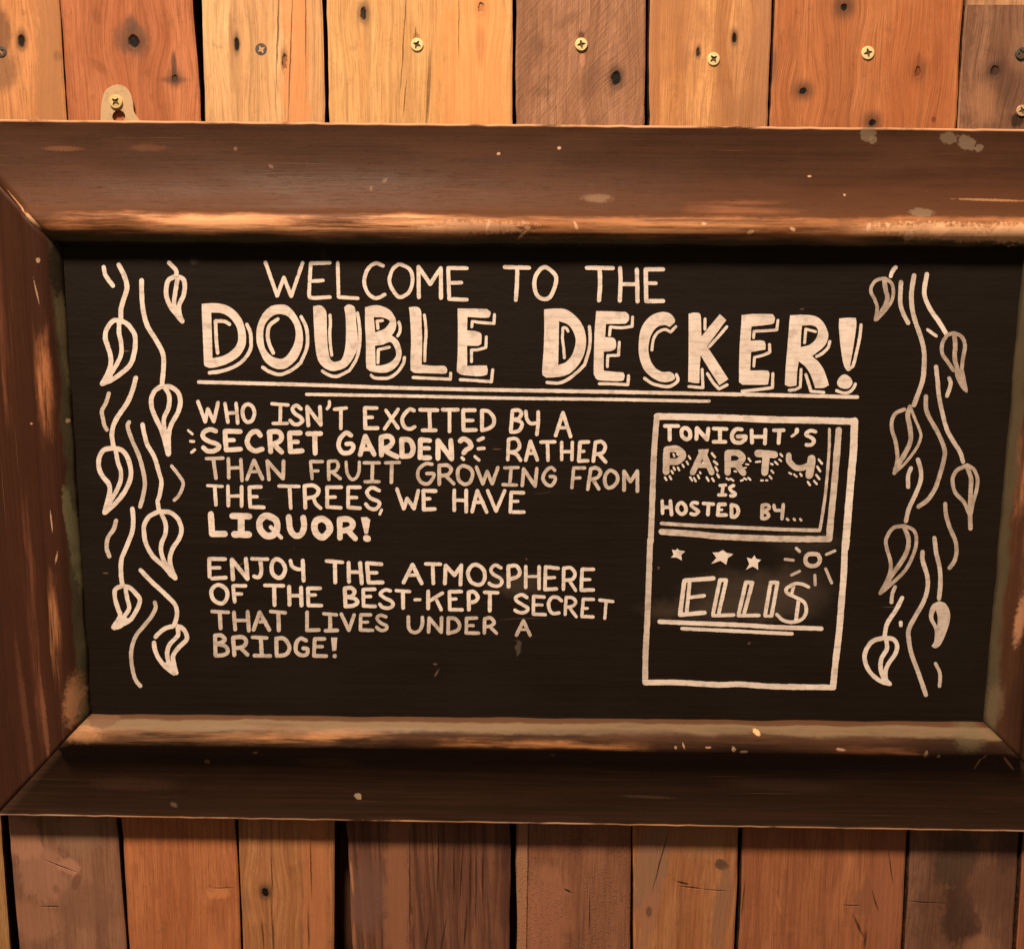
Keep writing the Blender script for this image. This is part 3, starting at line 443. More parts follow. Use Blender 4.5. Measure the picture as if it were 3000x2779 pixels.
B0, B1 = 1404, 3060
def bot_plank(a, b, c, d, mat, **k):   # edges at y=2400 and y=2779
    e = lambda xa, xb, y: xa + (xb - xa) * (y - 2400) / 379.0
    return plank(e(a, b, B0), e(a, b, B1), e(c, d, B0), e(c, d, B1), B0, B1, mat, **k)
bot_plank(-300, -310, 2, 30, wood('wood_ochre_edge', (0.46, 0.25, 0.10), (0.34, 0.18, 0.07), 0.3, 11, mottle=0.4, mcol=(0.3, 0.15, 0.05)), h=0.0, seed=11)
bot_plank(24, 58, 344, 374, wood('wood_peeling_brown', (0.33, 0.168, 0.102), (0.24, 0.118, 0.072), 0.3, 12, (
        ('s', 130, 2560, 70, 95, (0.40, 0.20, 0.125), 0.6, 0.6, -28), ('s', 60, 2450, 50, 70, (0.42, 0.21, 0.13), 0.7, 0.5, -38), ('s', 200, 2535, 36, 24, (0.52, 0.255, 0.16), 0.6, 0.5, 25), ('s', 90, 2690, 90, 60, (0.40, 0.19, 0.115), 0.5, 1.0, 0),
        ('s', 255, 2650, 85, 75, (0.22, 0.105, 0.065), 0.6, 0.5, 0), ('s', 225, 2580, 12, 26, (0.18, 0.085, 0.05), 0.75, 0.4, 20), ('s', 230, 2440, 60, 60, (0.30, 0.18, 0.105), 0.7, 0.9, 0), ('s', 165, 2600, 9, 14, (0.2, 0.09, 0.05), 0.6, 1, 0)),
        ((180, 2535, 50, 1.6, 22), (150, 2652, 26, 2, 0)), mottle=0.25, mcol=(0.33, 0.15, 0.085)), h=0.001, seed=12)
bot_plank(354, 380, 690, 708, wood('wood_bright_orange', (0.54, 0.205, 0.084), (0.43, 0.155, 0.063), 0.16, 13, (
        ('s', 620, 2601, 16, 10, (0.2, 0.07, 0.03), 0.75, 1.2, 0), ('s', 640, 2612, 34, 20, (0.68, 0.28, 0.115), 0.5, 0.8, 0), ('s', 455, 2615, 14, 18, (0.36, 0.12, 0.045), 0.5, 1.2, 30), ('s', 395, 2545, 14, 22, (0.34, 0.12, 0.045), 0.5, 1.2, 0), ('s', 400, 2440, 40, 26, (0.4, 0.15, 0.055), 0.5, 1.3, 0)),
        ((655, 2600, 34, 1.5, 0),)), h=0.0002, seed=13)
bot_plank(698, 711, 981, 980, wood('wood_tan_striped', (0.56, 0.270, 0.115), (0.42, 0.185, 0.078), 0.5, 14, (
        ('k', 778, 2612, 9, 12, 2.0), ('s', 925, 2600, 40, 420, (0.50, 0.19, 0.08), 0.6, 0.9, 0), ('s', 720, 2640, 14, 40, (0.3, 0.15, 0.07), 0.5, 1.2, 0)),
        ((800, 2720, 3.5, 90, -2), (771, 2740, 2.2, 45, -2), (905, 2720, 3, 60, 0), (912, 2540, 2, 90, 0), (797, 2560, 2, 80, 0)), tone2=(0.48, 0.23, 0.10)), h=0.0008, seed=14)
bot_plank(1017, 1029, 1496, 1494, wood('wood_dark_walnut', (0.26, 0.115, 0.066), (0.16, 0.070, 0.044), 0.6, 15, (
        ('s', 1080, 2620, 58, 110, (0.17, 0.085, 0.065), 0.75, 0.9, 0), ('s', 1165, 2620, 36, 420, (0.31, 0.135, 0.070), 0.7, 0.7, 0), ('s', 1031, 2570, 4, 52, (0.50, 0.22, 0.10), 0.7, 0.8, -4), ('s', 1036, 2740, 4, 40, (0.42, 0.18, 0.085), 0.6, 0.8, 0), ('s', 1482, 2500, 12, 60, (0.07, 0.025, 0.018), 0.8, 0.9, 6), ('s', 1480, 2640, 16, 90, (0.09, 0.035, 0.025), 0.7, 0.9, 0)),
        ((1201, 2620, 1.8, 170, 0), (1284, 2520, 2.2, 110, 1), (1330, 2560, 2, 90, 0), (1352, 2560, 2.2, 80, 3), (1378, 2580, 2.2, 90, 0), (1395, 2590, 2, 90, 0), (1415, 2560, 2.2, 80, 0), (1364, 2720, 2.6, 60, 4), (1300, 2740, 2.4, 60, 8), (1250, 2760, 2.4, 50, 8)), tilt=0.05, tone2=(0.30, 0.13, 0.07), ring=0.8, ringf=110.0), h=0.0, seed=15, chip=0.0014)
bot_plank(1512, 1513, 1850, 1849, wood('wood_blistered_brown', (0.31, 0.140, 0.078), (0.24, 0.102, 0.058), 0.12, True, 16, (
        ('s', 1529, 2600, 16, 420, (0.38, 0.20, 0.11), 0.8, 0.3, 0), ('s', 1600, 2680, 70, 130, (0.38, 0.165, 0.088), 0.6, 1.2, 0), ('s', 1590, 2555, 60, 24, (0.36, 0.17, 0.09), 0.3, 1.2, 0)),
        ((1546, 2600, 2, 420, 0), (1727, 2680, 2, 60, 0), (1665, 2610, 14, 3, 30)), mottle=0.35, mcol=(0.24, 0.1, 0.055)), h=-0.0003, seed=16)
bot_plank(1853, 1854, 2166, 2152, wood('wood_split_tan', (0.48, 0.225, 0.098), (0.37, 0.150, 0.062), 0.25, 17, (
        ('s', 1905, 2530, 46, 150, (0.27, 0.15, 0.09), 0.85, 0.35, 10), ('s', 1900, 2680, 26, 90, (0.34, 0.16, 0.09), 0.8, 0.5, 5), ('s', 2117, 2530, 22, 17, (0.075, 0.05, 0.035), 0.85, 0.5, 15), ('s', 2120, 2640, 26, 130, (0.26, 0.14, 0.085), 0.7, 0.8, 6), ('s', 2148, 2660, 4, 90, (0.50, 0.25, 0.11), 0.5, 0.9, 4), ('s', 1901, 2668, 9, 16, (0.05, 0.028, 0.018), 0.6, 0.9, 0), ('s', 2040, 2450, 90, 60, (0.36, 0.2, 0.10), 0.5, 1.3, 0), ('s', 2050, 2640, 40, 30, (0.38, 0.16, 0.07), 0.5, 1.3, 40)),
        ((1935, 2520, 2.2, 90, 12), (2025, 2598, 34, 2.2, 8), (2095, 2606, 40, 1.6, 4), (2000, 2585, 20, 3, 15)), mottle=0.2, mcol=(0.35, 0.17, 0.08)), h=0.0006, seed=17)
bot_plank(2177, 2164, 2661, 2641, wood('wood_orange_knot', (0.45, 0.180, 0.080), (0.34, 0.127, 0.058), 0.15, 18, (
        ('s', 2540, 2630, 36, 60, (0.24, 0.10, 0.055), 0.7, 0.8, 10), ('s', 2415, 2650, 8, 26, (0.3, 0.11, 0.05), 0.7, 0.8, -10), ('s', 2283, 2650, 5, 26, (0.50, 0.22, 0.10), 0.4, 1.0, -14), ('s', 2290, 2645, 6, 24, (0.32, 0.12, 0.05), 0.6, 0.7, -14), ('s', 2600, 2600, 46, 200, (0.34, 0.13, 0.065), 0.7, 0.8, 0), ('s', 2250, 2595, 22, 14, (0.34, 0.13, 0.06), 0.6, 1.1, 0), ('s', 2330, 2720, 22, 10, (0.34, 0.13, 0.06), 0.5, 1.1, 0), ),
        ((2516, 2715, 4, 36, -28), (2536, 2755, 5, 26, 0), (2495, 2651, 26, 1.8, 0), (2565, 2640, 2.4, 30, -20), (2177, 2640, 2, 50, 2), (2610, 2540, 2, 50, -12))), h=0.0, seed=18)
bot_plank(2668, 2650, 2990, 2966, wood('wood_burnt_brown', (0.25, 0.125, 0.075), (0.17, 0.082, 0.050), 0.25, 21, (
        ('s', 2800, 2520, 62, 85, (0.055, 0.036, 0.022), 0.75, 0.6, 20), ('s', 2810, 2680, 50, 100, (0.045, 0.022, 0.015), 0.75, 0.7, -8), ('s', 2910, 2600, 90, 90, (0.12, 0.055, 0.035), 0.6, 1.0, 0), ('s', 2950, 2480, 40, 80, (0.07, 0.035, 0.025), 0.7, 0.9, 0), ('s', 2870, 2770, 50, 30, (0.32, 0.155, 0.085), 0.6, 1.0, 0)),
        ((2710, 2642, 60, 1.6, 3),), mottle=0.55, mcol=(0.11, 0.05, 0.03)), h=0.0002, seed=21)
bot_plank(2998, 2976, 3200, 3170, wood('wood_red_edge', (0.40, 0.15, 0.075), (0.28, 0.1, 0.05), 0.3, 22), h=0.0014, seed=22)

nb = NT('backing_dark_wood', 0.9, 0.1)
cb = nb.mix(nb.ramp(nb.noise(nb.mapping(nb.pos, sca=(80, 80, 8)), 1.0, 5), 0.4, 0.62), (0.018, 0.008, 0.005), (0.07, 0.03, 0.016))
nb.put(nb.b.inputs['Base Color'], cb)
a, b_ = at(-330, -260, -0.02), at(3200, 3060, -0.02)
bx = [(x, y, z) for x in (a.x, b_.x) for y in (0.020, 0.032) for z in (b_.z, a.z)]
mesh_obj('backing_board', bx, [(0, 1, 3, 2), (4, 6, 7, 5), (0, 4, 5, 1), (2, 3, 7, 6), (0, 2, 6, 4), (1, 5, 7, 3)], nb.m, wall)

# ------------------------------------------------------------------ screws
def metal(name, col, rough, met=0.75):
    n = NT(name, rough, 0.5); n.b.inputs['Metallic'].default_value = met
    c = n.mix(n.ramp(n.noise(n.pos, 240, 5, 0.65), 0.48, 0.72, 0, 0.45), col, tuple(x * 0.45 for x in col))
    n.put(n.b.inputs['Base Color'], c)
    n.put(n.b.inputs['Normal'], n.bump(n.noise(n.pos, 900, 3), 0.0001, 0.5)); return n.m
BRASS = metal('brass', (1.0, 0.84, 0.42), 0.36, 0.25)
RECESS_SHADE = metal('screw_recess_shade', (0.10, 0.055, 0.02), 0.8, 0.0)  # dark colour paints the shade inside the cross recess
DULL = metal('dull_zinc', (0.085, 0.072, 0.060), 0.6, 0.2)
PLATE = metal('aged_plate', (0.60, 0.43, 0.25), 0.42, 0.15)
def screw(px, py, rpx, ang, parent, mat=BRASS, h=0.0):
    c = at(px, py, h); r = rpx / F * DIST * 1.02
    y = -h
    ring = 40; verts = []; faces = []
    cross = []
    w_, L = 0.17, 0.66
    for k in range(4):
        th = math.radians(ang) + k * math.pi / 2
        e, n_ = Vector((math.cos(th), math.sin(th))), Vector((-math.sin(th), math.cos(th)))
        for p in (e * L - n_ * w_ * 0.45, e * L + n_ * w_ * 0.45, e * w_ * 1.3 + n_ * w_ * 1.3): cross.append(p * r)
    def cr(rr, yy): 
        s = len(verts)
        for i in range(ring):
            t = 2 * math.pi * i / ring; verts.append((c.x + rr * math.cos(t), yy, c.z + rr * math.sin(t)))
        return list(range(s, s + ring))
    r0 = cr(r, y + 0.002); r1 = cr(r, y - 0.0007); r2 = cr(r * 0.93, y - 0.0010)
    for q, s in ((r0, r1), (r1, r2)):
        for i in range(ring): faces.append((q[i], q[(i + 1) % ring], s[(i + 1) % ring], s[i]))
    s0 = len(verts)
    for p in cross: verts.append((c.x + p.x, y - 0.0011, c.z + p.y))
    s1 = len(verts)
    for p in cross: verts.append((c.x + p.x * 0.8, y - 0.0004, c.z + p.y * 0.8))
    n = len(cross)
    tri = tessellate_polygon([[Vector((verts[i][0], verts[i][2], 0)) for i in r2], [Vector((verts[s0 + i][0], verts[s0 + i][2], 0)) for i in range(n)]])
    idx = r2 + list(range(s0, s0 + n))
    faces += [tuple(idx[i] for i in t) for t in tri]
    for i in range(n): faces.append((s0 + i, s0 + (i + 1) % n, s1 + (i + 1) % n, s1 + i))
    tri = tessellate_polygon([[Vector((verts[s1 + i][0], verts[s1 + i][2], 0)) for i in range(n)]])
    faces += [tuple(s1 + i for i in t) for t in tri]
    o = mesh_obj('screw', verts, faces, mat, parent); o.data.materials.append(RECESS_SHADE)
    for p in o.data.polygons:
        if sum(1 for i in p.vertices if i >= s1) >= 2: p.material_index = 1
    return o
screw(1222, 132, 17, 45 + 20, pD, h=0.0003); screw(1703, 131, 17, 12, pE); screw(2090, 174, 17, 40, pF, h=0.0009); screw(2542, 156, 17.5, 15, pG)
screw(766, 146, 17, 30, pC, DULL, -0.0002); screw(4, 152, 15, 30, pA, DULL); screw(2991, 157, 16, 20, pH, DULL, -0.001); screw(2993, 325, 15, 20, pH, PLATE, -0.001)

# ------------------------------------------------------------------ chalkboard sign
H_B, H_LIP, H_OUT = 0.0230, 0.0255, 0.0150
sign = thing('chalkboard_sign', 'wide brown-framed blackboard with chalk lettering and leafy garlands, hung on the timber wall', 'blackboard', (at(1500, 2400).x, -0.001, at(1500, 2420).z))
LIP = [at(178, 719, H_LIP), at(3003, 734, H_LIP), at(2884, 2118, H_LIP), at(264, 2094, H_LIP)]
OUT = [at(-193, 347, H_OUT), at(3364, 381, H_OUT), at(3196, 2440, H_OUT), at(-10, 2388, H_OUT)]
PROF = [(0.0, 0.0), (0.0, 0.0135), (0.004, 0.0150), (0.010, 0.0153), (0.016, 0.0153)]
for k in range(1, 15):
    t = k / 14.0; PROF.append((0.016 + t * 0.702, 0.0152 + 0.0160 * t ** 1.9))
PROF += [(0.732, 0.0334), (0.748, 0.0350), (0.772, 0.0364), (0.80, 0.0373), (0.83, 0.0377), (0.86, 0.0374), (0.885, 0.0366), (0.91, 0.0353), (0.935, 0.0333), (0.955, 0.0310), (0.975, 0.0282), (0.99, 0.0258), (1.0, 0.0240), (1.0, 0.0165)]
def rail(i, j, mat):
    a0, a1, b0, b1 = OUT[i], OUT[j], LIP[i], LIP[j]
    N = 90; verts, faces, uvs = [], [], []
    L = (a1 - a0).length
    ins = (b0 + b1) / 2 - (a0 + a1) / 2; along = (a1 - a0).normalized()
    for q in range(N + 1):
        s = q / N
        for k, (t, h) in enumerate(PROF):
            p0 = a0.lerp(b0, t); p1 = a1.lerp(b1, t); p = p0.lerp(p1, s)
            d = 0.0
            if 0 < s < 1:
                x = s * L * 40
                if k in (2, 3, 4): d = noise.noise((x * 2.1, i * 9, 0)) * 0.0007
                if t > 0.95: d = noise.noise((x * 0.5, i * 9, 3)) * 0.0011 + noise.noise((x * 2.2, i * 9, 5)) * 0.0004
            hh = h + (noise.noise((s * L * 22, t * 4, i * 7)) * 0.0005 if 3 < k < len(PROF) - 2 and 0 < s < 1 else 0)
            verts.append((p.x + ins.normalized().x * d, -hh, p.z + ins.normalized().z * d)); uvs.append(((p - a0).dot(along), t))
    n = len(PROF)
    for q in range(N):
        for k in range(n - 1):
            p = q * n + k; faces.append((p, p + 1, p + n + 1, p + n))
        faces.append((q * n + n - 1, q * n, (q + 1) * n, (q + 1) * n + n - 1))
    faces.append(tuple(range(n))); faces.append(tuple(N * n + k for k in reversed(range(n))))
    o = mesh_obj('frame_rail', verts, faces, mat, sign, True, uvs)
    return o

def frame_mat(name, side, worn=(), marks=()):
    """side: top/bottom/left/right. worn = list of (u0, u1, v0, v1, strength, colour) in metres along, fraction across"""
    n = NT(name, 0.52, 0.09)
    uv = n.t.nodes.new('ShaderNodeUVMap').outputs[0]
    u, v = n.sep(uv)[0], n.sep(uv)[1]
    lay = n.mapping(uv, sca=(1, 0.095, 1))
    st = n.noise(n.mapping(lay, sca=(5, 260, 1)), 1.0, 5, 0.65, 0.3)
    st2 = n.noise(n.mapping(lay, (3, 5, 1), sca=(14, 900, 1)), 1.0, 4, 0.6)
    big = n.noise(n.mapping(lay, (1, 2, 3), sca=(6, 30, 1)), 1.0, 4, 0.6)
    edge = n.noise(n.mapping(lay, (7, 2, 3), sca=(16, 60, 1)), 1.0, 5, 0.65)
    c = n.mix(n.ramp(st, 0.35, 0.68), BASE[side][0], BASE[side][1])
    c = n.mix(n.ramp(st2, 0.55, 0.8, 0, 0.2), c, tuple(x * 0.55 for x in BASE[side][0]))
    spk = n.noise(n.pos, 520, 5, 0.75)
    c = n.mix(n.ramp(spk, 0.45, 0.7, 0, 0.22), c, BASE[side][2])
    c = n.mix(n.ramp(big, 0.46, 0.70, 0, 0.55), c, BASE[side][2])
    if side == 'top': c = n.mix(n.math('MULTIPLY', n.ramp(n.math('ADD', v, n.math('MULTIPLY', n.math('SUBTRACT', big, 0.5), 0.5)), 0.25, 0.62), 0.6), c, (0.112, 0.046, 0.021))  # rubbed tone plus painted-in light gradient, paler toward the bead
    ve = n.math('ADD', v, n.math('MULTIPLY', n.math('SUBTRACT', edge, 0.5), 0.14))
    vs_ = n.math('ADD', v, n.math('MULTIPLY', n.math('SUBTRACT', edge, 0.5), 0.05))
    # green-grey older paint on the inner slope, with a black overspill beside the board
    inner = n.ramp(ve, *IN_V[side])
    c = n.mix(n.math('MULTIPLY', inner, 0.9), c, INNER[side])
    for (u0, u1, v0, v1, s_, col) in worn:
        a_ = n.ramp(ve, v0, v0 + 0.045); b2 = n.ramp(ve, v1, v1 + 0.05, 1, 0)
        uw = n.math('ADD', u, n.math('MULTIPLY', n.math('SUBTRACT', edge, 0.5), 0.12))
        l_ = n.ramp(uw, u0, u0 + 0.05); r_ = n.ramp(uw, u1 - 0.05, u1, 1, 0)
        g = n.ramp(n.noise(n.mapping(lay, (u0, 0, 0), sca=(11, 190, 1)), 1.0, 7, 0.72), 0.36, 0.62)
        f = n.math('MULTIPLY', n.math('MULTIPLY', a_, b2), n.math('MULTIPLY', l_, r_))
        f = n.math('MULTIPLY', n.math('MULTIPLY', f, g), s_)
        c = n.mix(f, c, col)
    blk = n.ramp(vs_, BLACK[side], BLACK[side] + 0.012)
    c = n.mix(n.math('MULTIPLY', blk, 0.96), c, BLKC[side])
    # bare worn arris on the outer edge
    arr = n.math('MULTIPLY', n.ramp(v, 0.001, 0.003), n.ramp(v, 0.016, 0.024, 1, 0))
    arr = n.math('MULTIPLY', arr, n.ramp(edge, 0.34, 0.50))
    c = n.mix(n.math('MULTIPLY', arr, ARR[side]), c, (0.66, 0.36, 0.20))
    # pale flecks and scratches
    fl = n.noise(n.mapping(n.pos, (2, 4, 1)), 460, 3, 0.5)
    sel = n.noise(n.mapping(n.pos, (9, 4, 1)), 30, 2, 0.5)
    c = n.mix(n.math('MULTIPLY', n.ramp(fl, 0.76, 0.80, 0, 0.35), n.ramp(sel, 0.45, 0.55)), c, (0.5, 0.30, 0.18))
    sc_ = n.noise(n.mapping(lay, (4, 4, 4), sca=(9, 1500, 1)), 1.0, 2, 0.5, 0.2)
    c = n.mix(n.ramp(sc_, 0.70, 0.76, 0, 0.35), c, (0.36, 0.2, 0.12))
    nz = n.noise(n.pos, 330, 6, 0.72); nf = n.noise(n.pos, 900, 4, 0.7)
    for mk in marks:
        px, py, rx, ry, col, s_, soft, ang = mk[:8]; amp = mk[8] if len(mk) > 8 else 1.2
        c = n.mix(n.math('MULTIPLY', n.blot(nz, px, py, rx, ry, soft, ang, 0.028, amp) if min(rx, ry) >= 9 else n.blot(nf, px, py, rx * 0.9, ry * 0.9, soft, ang, 0.028, 1.5), s_ * 0.85), c, col)
    n.put(n.b.inputs['Base Color'], c)
    n.put(n.b.inputs['Roughness'], n.ramp(big, 0.3, 0.7, 0.42, 0.60))
    pore = n.noise(n.mapping(lay, (2, 8, 1), sca=(45, 1600, 1)), 1.0, 3, 0.6)
    hg = n.math('ADD', n.math('MULTIPLY', st, 0.5), n.math('MULTIPLY', st2, 0.5))
    hg = n.math('ADD', hg, n.math('MULTIPLY', n.noise(n.pos, 700, 4, 0.7), 0.5))
    hg = n.math('SUBTRACT', hg, n.math('MULTIPLY', n.ramp(pore, 0.62, 0.7), 0.8))
    b = n.bump(hg, 0.0003, 0.6)
    b = n.bump(n.noise(n.pos, 50, 3, 0.5), 0.0010, 0.35, b)
    n.put(n.b.inputs['Normal'], b)
    return n.m
PEACH, WORN, SAGE = (0.80, 0.42, 0.22), (0.46, 0.20, 0.085), (0.36, 0.27, 0.16)
BASE = {'top': ((0.040, 0.0175, 0.0095), (0.055, 0.0235, 0.0125), (0.070, 0.029, 0.0145)), 'bottom': ((0.030, 0.017, 0.010), (0.050, 0.024, 0.014), (0.030, 0.015, 0.009)),
        'left': ((0.048, 0.0185, 0.0105), (0.062, 0.0235, 0.013), (0.036, 0.015, 0.0085)), 'right': ((0.060, 0.026, 0.014), (0.085, 0.035, 0.018), (0.042, 0.019, 0.011))}
INNER = {'top': (0.075, 0.060, 0.032), 'bottom': (0.19, 0.130, 0.074), 'left': (0.068, 0.060, 0.033), 'right': (0.085, 0.068, 0.040)}
IN_V = {'top': (0.88, 0.94), 'bottom': (0.90, 0.935), 'left': (0.925, 0.965), 'right': (0.93, 0.97)}
BLACK = {'top': 0.965, 'bottom': 0.972, 'left': 0.985, 'right': 0.99}
BLKC = {'top': (0.02, 0.013, 0.008), 'bottom': (0.085, 0.04, 0.02), 'left': (0.03, 0.022, 0.012), 'right': (0.05, 0.04, 0.025)}
ARR = {'top': 0.9, 'bottom': 0.85, 'left': 0.5, 'right': 0.5}
# along-rail metre of a photo column/row
def U_top(px): return (at(px, 500, 0.02) - OUT[0]).dot((OUT[1] - OUT[0]).normalized())
def U_bot(px): return (at(px, 2250, 0.02) - OUT[2]).dot((OUT[3] - OUT[2]).normalized())
def U_left(py): return (at(100, py, 0.02) - OUT[3]).dot((OUT[0] - OUT[3]).normalized())
def U_right(py): return (at(2960, py, 0.02) - OUT[1]).dot((OUT[2] - OUT[1]).normalized())
GP = (0.20, 0.145, 0.095)
CH = (0.80, 0.52, 0.34)
rail(0, 1, frame_mat('frame_paint_top', 'top', (
    (U_top(100), U_top(3300), 0.73, 0.90, 0.85, WORN), (U_top(330), U_top(1450), 0.75, 0.88, 0.95, PEACH), (U_top(1600), U_top(2250), 0.76, 0.87, 0.7, (0.62, 0.31, 0.15)), (U_top(2350), U_top(3300), 0.77, 0.92, 0.95, (0.80, 0.43, 0.22)), (U_top(2400), U_top(3300), 0.72, 0.80, 0.6, WORN), (U_top(1950), U_top(2400), 0.60, 0.70, 0.55, (0.30, 0.12, 0.055)), (U_top(100), U_top(420), 0.74, 0.84, 0.5, WORN)), (
    (2760, 680, 190, 22, (0.80, 0.49, 0.29), 0.7, 0.7, 2, 3.4), (2960, 685, 100, 26, (0.84, 0.53, 0.32), 0.75, 0.6, 2, 3.0), (1400, 668, 150, 18, (0.78, 0.48, 0.30), 0.5, 0.5, 0, 3.2), (2560, 382, 24, 22, GP, 0.8, 0.3, -20), (2575, 400, 12, 12, GP, 0.8, 0.3, -30), (2800, 395, 26, 18, GP, 0.7, 0.4, 10), (2855, 410, 30, 20, GP, 0.85, 0.25, 30), (2890, 425, 12, 12, GP, 0.8, 0.3, 0), (2695, 624, 36, 13, GP, 0.8, 0.25, 3),
    (1530, 690, 4, 18, CH, 0.9, 0.4, 50), (1430, 665, 5, 16, CH, 0.7, 0.5, 20), (1265, 670, 40, 3, CH, 0.7, 0.5, -5), (1685, 665, 5, 13, CH, 0.8, 0.4, -20), (1750, 580, 40, 12, (0.34, 0.22, 0.14), 0.45, 1.0, 0),
    (1460, 443, 6, 5, CH, 0.7, 0.5, 0), (1640, 426, 6, 5, CH, 0.8, 0.5, 0), (678, 428, 6, 6, (0.4, 0.26, 0.17), 0.35, 0.6, 0), (785, 482, 9, 5, (0.4, 0.26, 0.17), 0.35, 0.6, 30), (2380, 512, 6, 3.5, CH, 0.8, 0.5, 0), (2478, 569, 4, 4, CH, 0.7, 0.5, 0), (1125, 525, 6, 9, (0.4, 0.26, 0.17), 0.3, 0.7, 40), (1085, 550, 5, 8, (0.4, 0.26, 0.17), 0.3, 0.7, 0),
    (165, 428, 60, 8, (0.20, 0.085, 0.04), 0.6, 1.0, 0), (420, 425, 50, 10, (0.19, 0.08, 0.038), 0.4, 1.2, 0), (2055, 659, 8, 5, CH, 0.9, 0.4, 0), (2190, 683, 11, 6, CH, 0.8, 0.5, -20), (2312, 675, 9, 6, CH, 0.9, 0.4, 30), (2532, 670, 7, 14, CH, 0.9, 0.4, 15), (2588, 664, 6, 8, CH, 0.8, 0.5, 0), (2652, 692, 12, 16, CH, 0.7, 0.5, 20), (2735, 678, 26, 16, (0.86, 0.52, 0.30), 0.9, 0.5, 0), (2905, 585, 110, 4, (0.5, 0.25, 0.12), 0.7, 0.6, 1),
    (112, 650, 34, 6, (0.9, 0.56, 0.32), 0.95, 0.5, 47), (60, 600, 60, 2.2, (0.8, 0.45, 0.24), 0.9, 0.6, 46))))
rail(2, 3, frame_mat('frame_paint_bottom', 'bottom', (
    (U_bot(1150), U_bot(255), 0.76, 0.90, 0.9, (0.24, 0.125, 0.065)), (U_bot(2750), U_bot(1100), 0.76, 0.90, 0.9, (0.085, 0.038, 0.02)), (U_bot(1250), U_bot(500), 0.84, 0.90, 0.6, (0.42, 0.22, 0.11)), (U_bot(1900), U_bot(1250), 0.77, 0.83, 0.9, (0.55, 0.25, 0.10)), (U_bot(1120), U_bot(700), 0.80, 0.86, 0.8, (0.58, 0.28, 0.12)), (U_bot(400), U_bot(215), 0.78, 0.90, 0.9, (0.72, 0.34, 0.15)), (U_bot(2860), U_bot(1300), 0.90, 0.94, 0.7, (0.11, 0.080, 0.046)), (U_bot(2760), U_bot(2350), 0.74, 0.80, 0.7, (0.30, 0.12, 0.055)), (U_bot(1500), U_bot(1330), 0.83, 0.90, 0.7, WORN), (U_bot(1000), U_bot(620), 0.84, 0.93, 0.55, (0.085, 0.042, 0.024)), (U_bot(2000), U_bot(1560), 0.88, 0.925, 0.6, (0.075, 0.038, 0.022))), (
    (262, 2140, 46, 24, (0.52, 0.27, 0.135), 0.65, 1.3, 0, 1.6), (305, 2107, 44, 16, (0.14, 0.075, 0.045), 0.95, 0.25, 0), (1043, 2350, 11, 10, (0.55, 0.42, 0.28), 1.0, 0.3, 20), (2212, 2137, 12, 7, (0.85, 0.5, 0.24), 0.95, 0.35, 20), (2452, 2181, 15, 5, CH, 0.9, 0.4, 10), (2068, 2174, 9, 4, CH, 0.8, 0.5, 0), (2142, 2180, 6, 10, CH, 0.8, 0.5, -20), (2172, 2188, 12, 5, CH, 0.7, 0.5, 0), (1974, 2175, 4, 6, CH, 0.8, 0.5, 0), (1997, 2170, 3, 10, CH, 0.7, 0.5, -20), (2700, 2195, 6, 12, CH, 0.6, 0.6, 0), (2738, 2203, 5, 7, CH, 0.6, 0.6, 0), (2640, 2193, 60, 5, (0.42, 0.17, 0.09), 0.7, 0.6, 4),
    (2865, 2225, 3, 32, (0.5, 0.28, 0.17), 0.8, 0.5, 14), (605, 2233, 9, 8, (0.3, 0.2, 0.14), 0.6, 0.7, 0), (750, 2200, 9, 5, (0.36, 0.24, 0.16), 0.7, 0.6, -20), (495, 2377, 12, 8, (0.25, 0.16, 0.11), 0.6, 0.8, 30), (950, 2232, 90, 14, (0.10, 0.05, 0.025), 0.6, 1.2, 0), (1620, 2205, 8, 6, (0.25, 0.16, 0.1), 0.5, 1, 0), (2950, 2230, 4, 40, (0.5, 0.28, 0.17), 0.8, 0.4, -42), (2830, 2150, 40, 40, (0.13, 0.105, 0.06), 0.6, 1.2, 0),
    (620, 2092, 30, 3, CH, 0.6, 0.5, 0), (330, 2083, 16, 4, CH, 0.8, 0.4, 0), (2300, 2310, 150, 20, (0.085, 0.05, 0.035), 0.5, 1.3, 2), (380, 2310, 120, 22, (0.10, 0.05, 0.032), 0.5, 1.2, 0), (1900, 2350, 80, 5, (0.14, 0.085, 0.055), 0.5, 1.2, 2))))
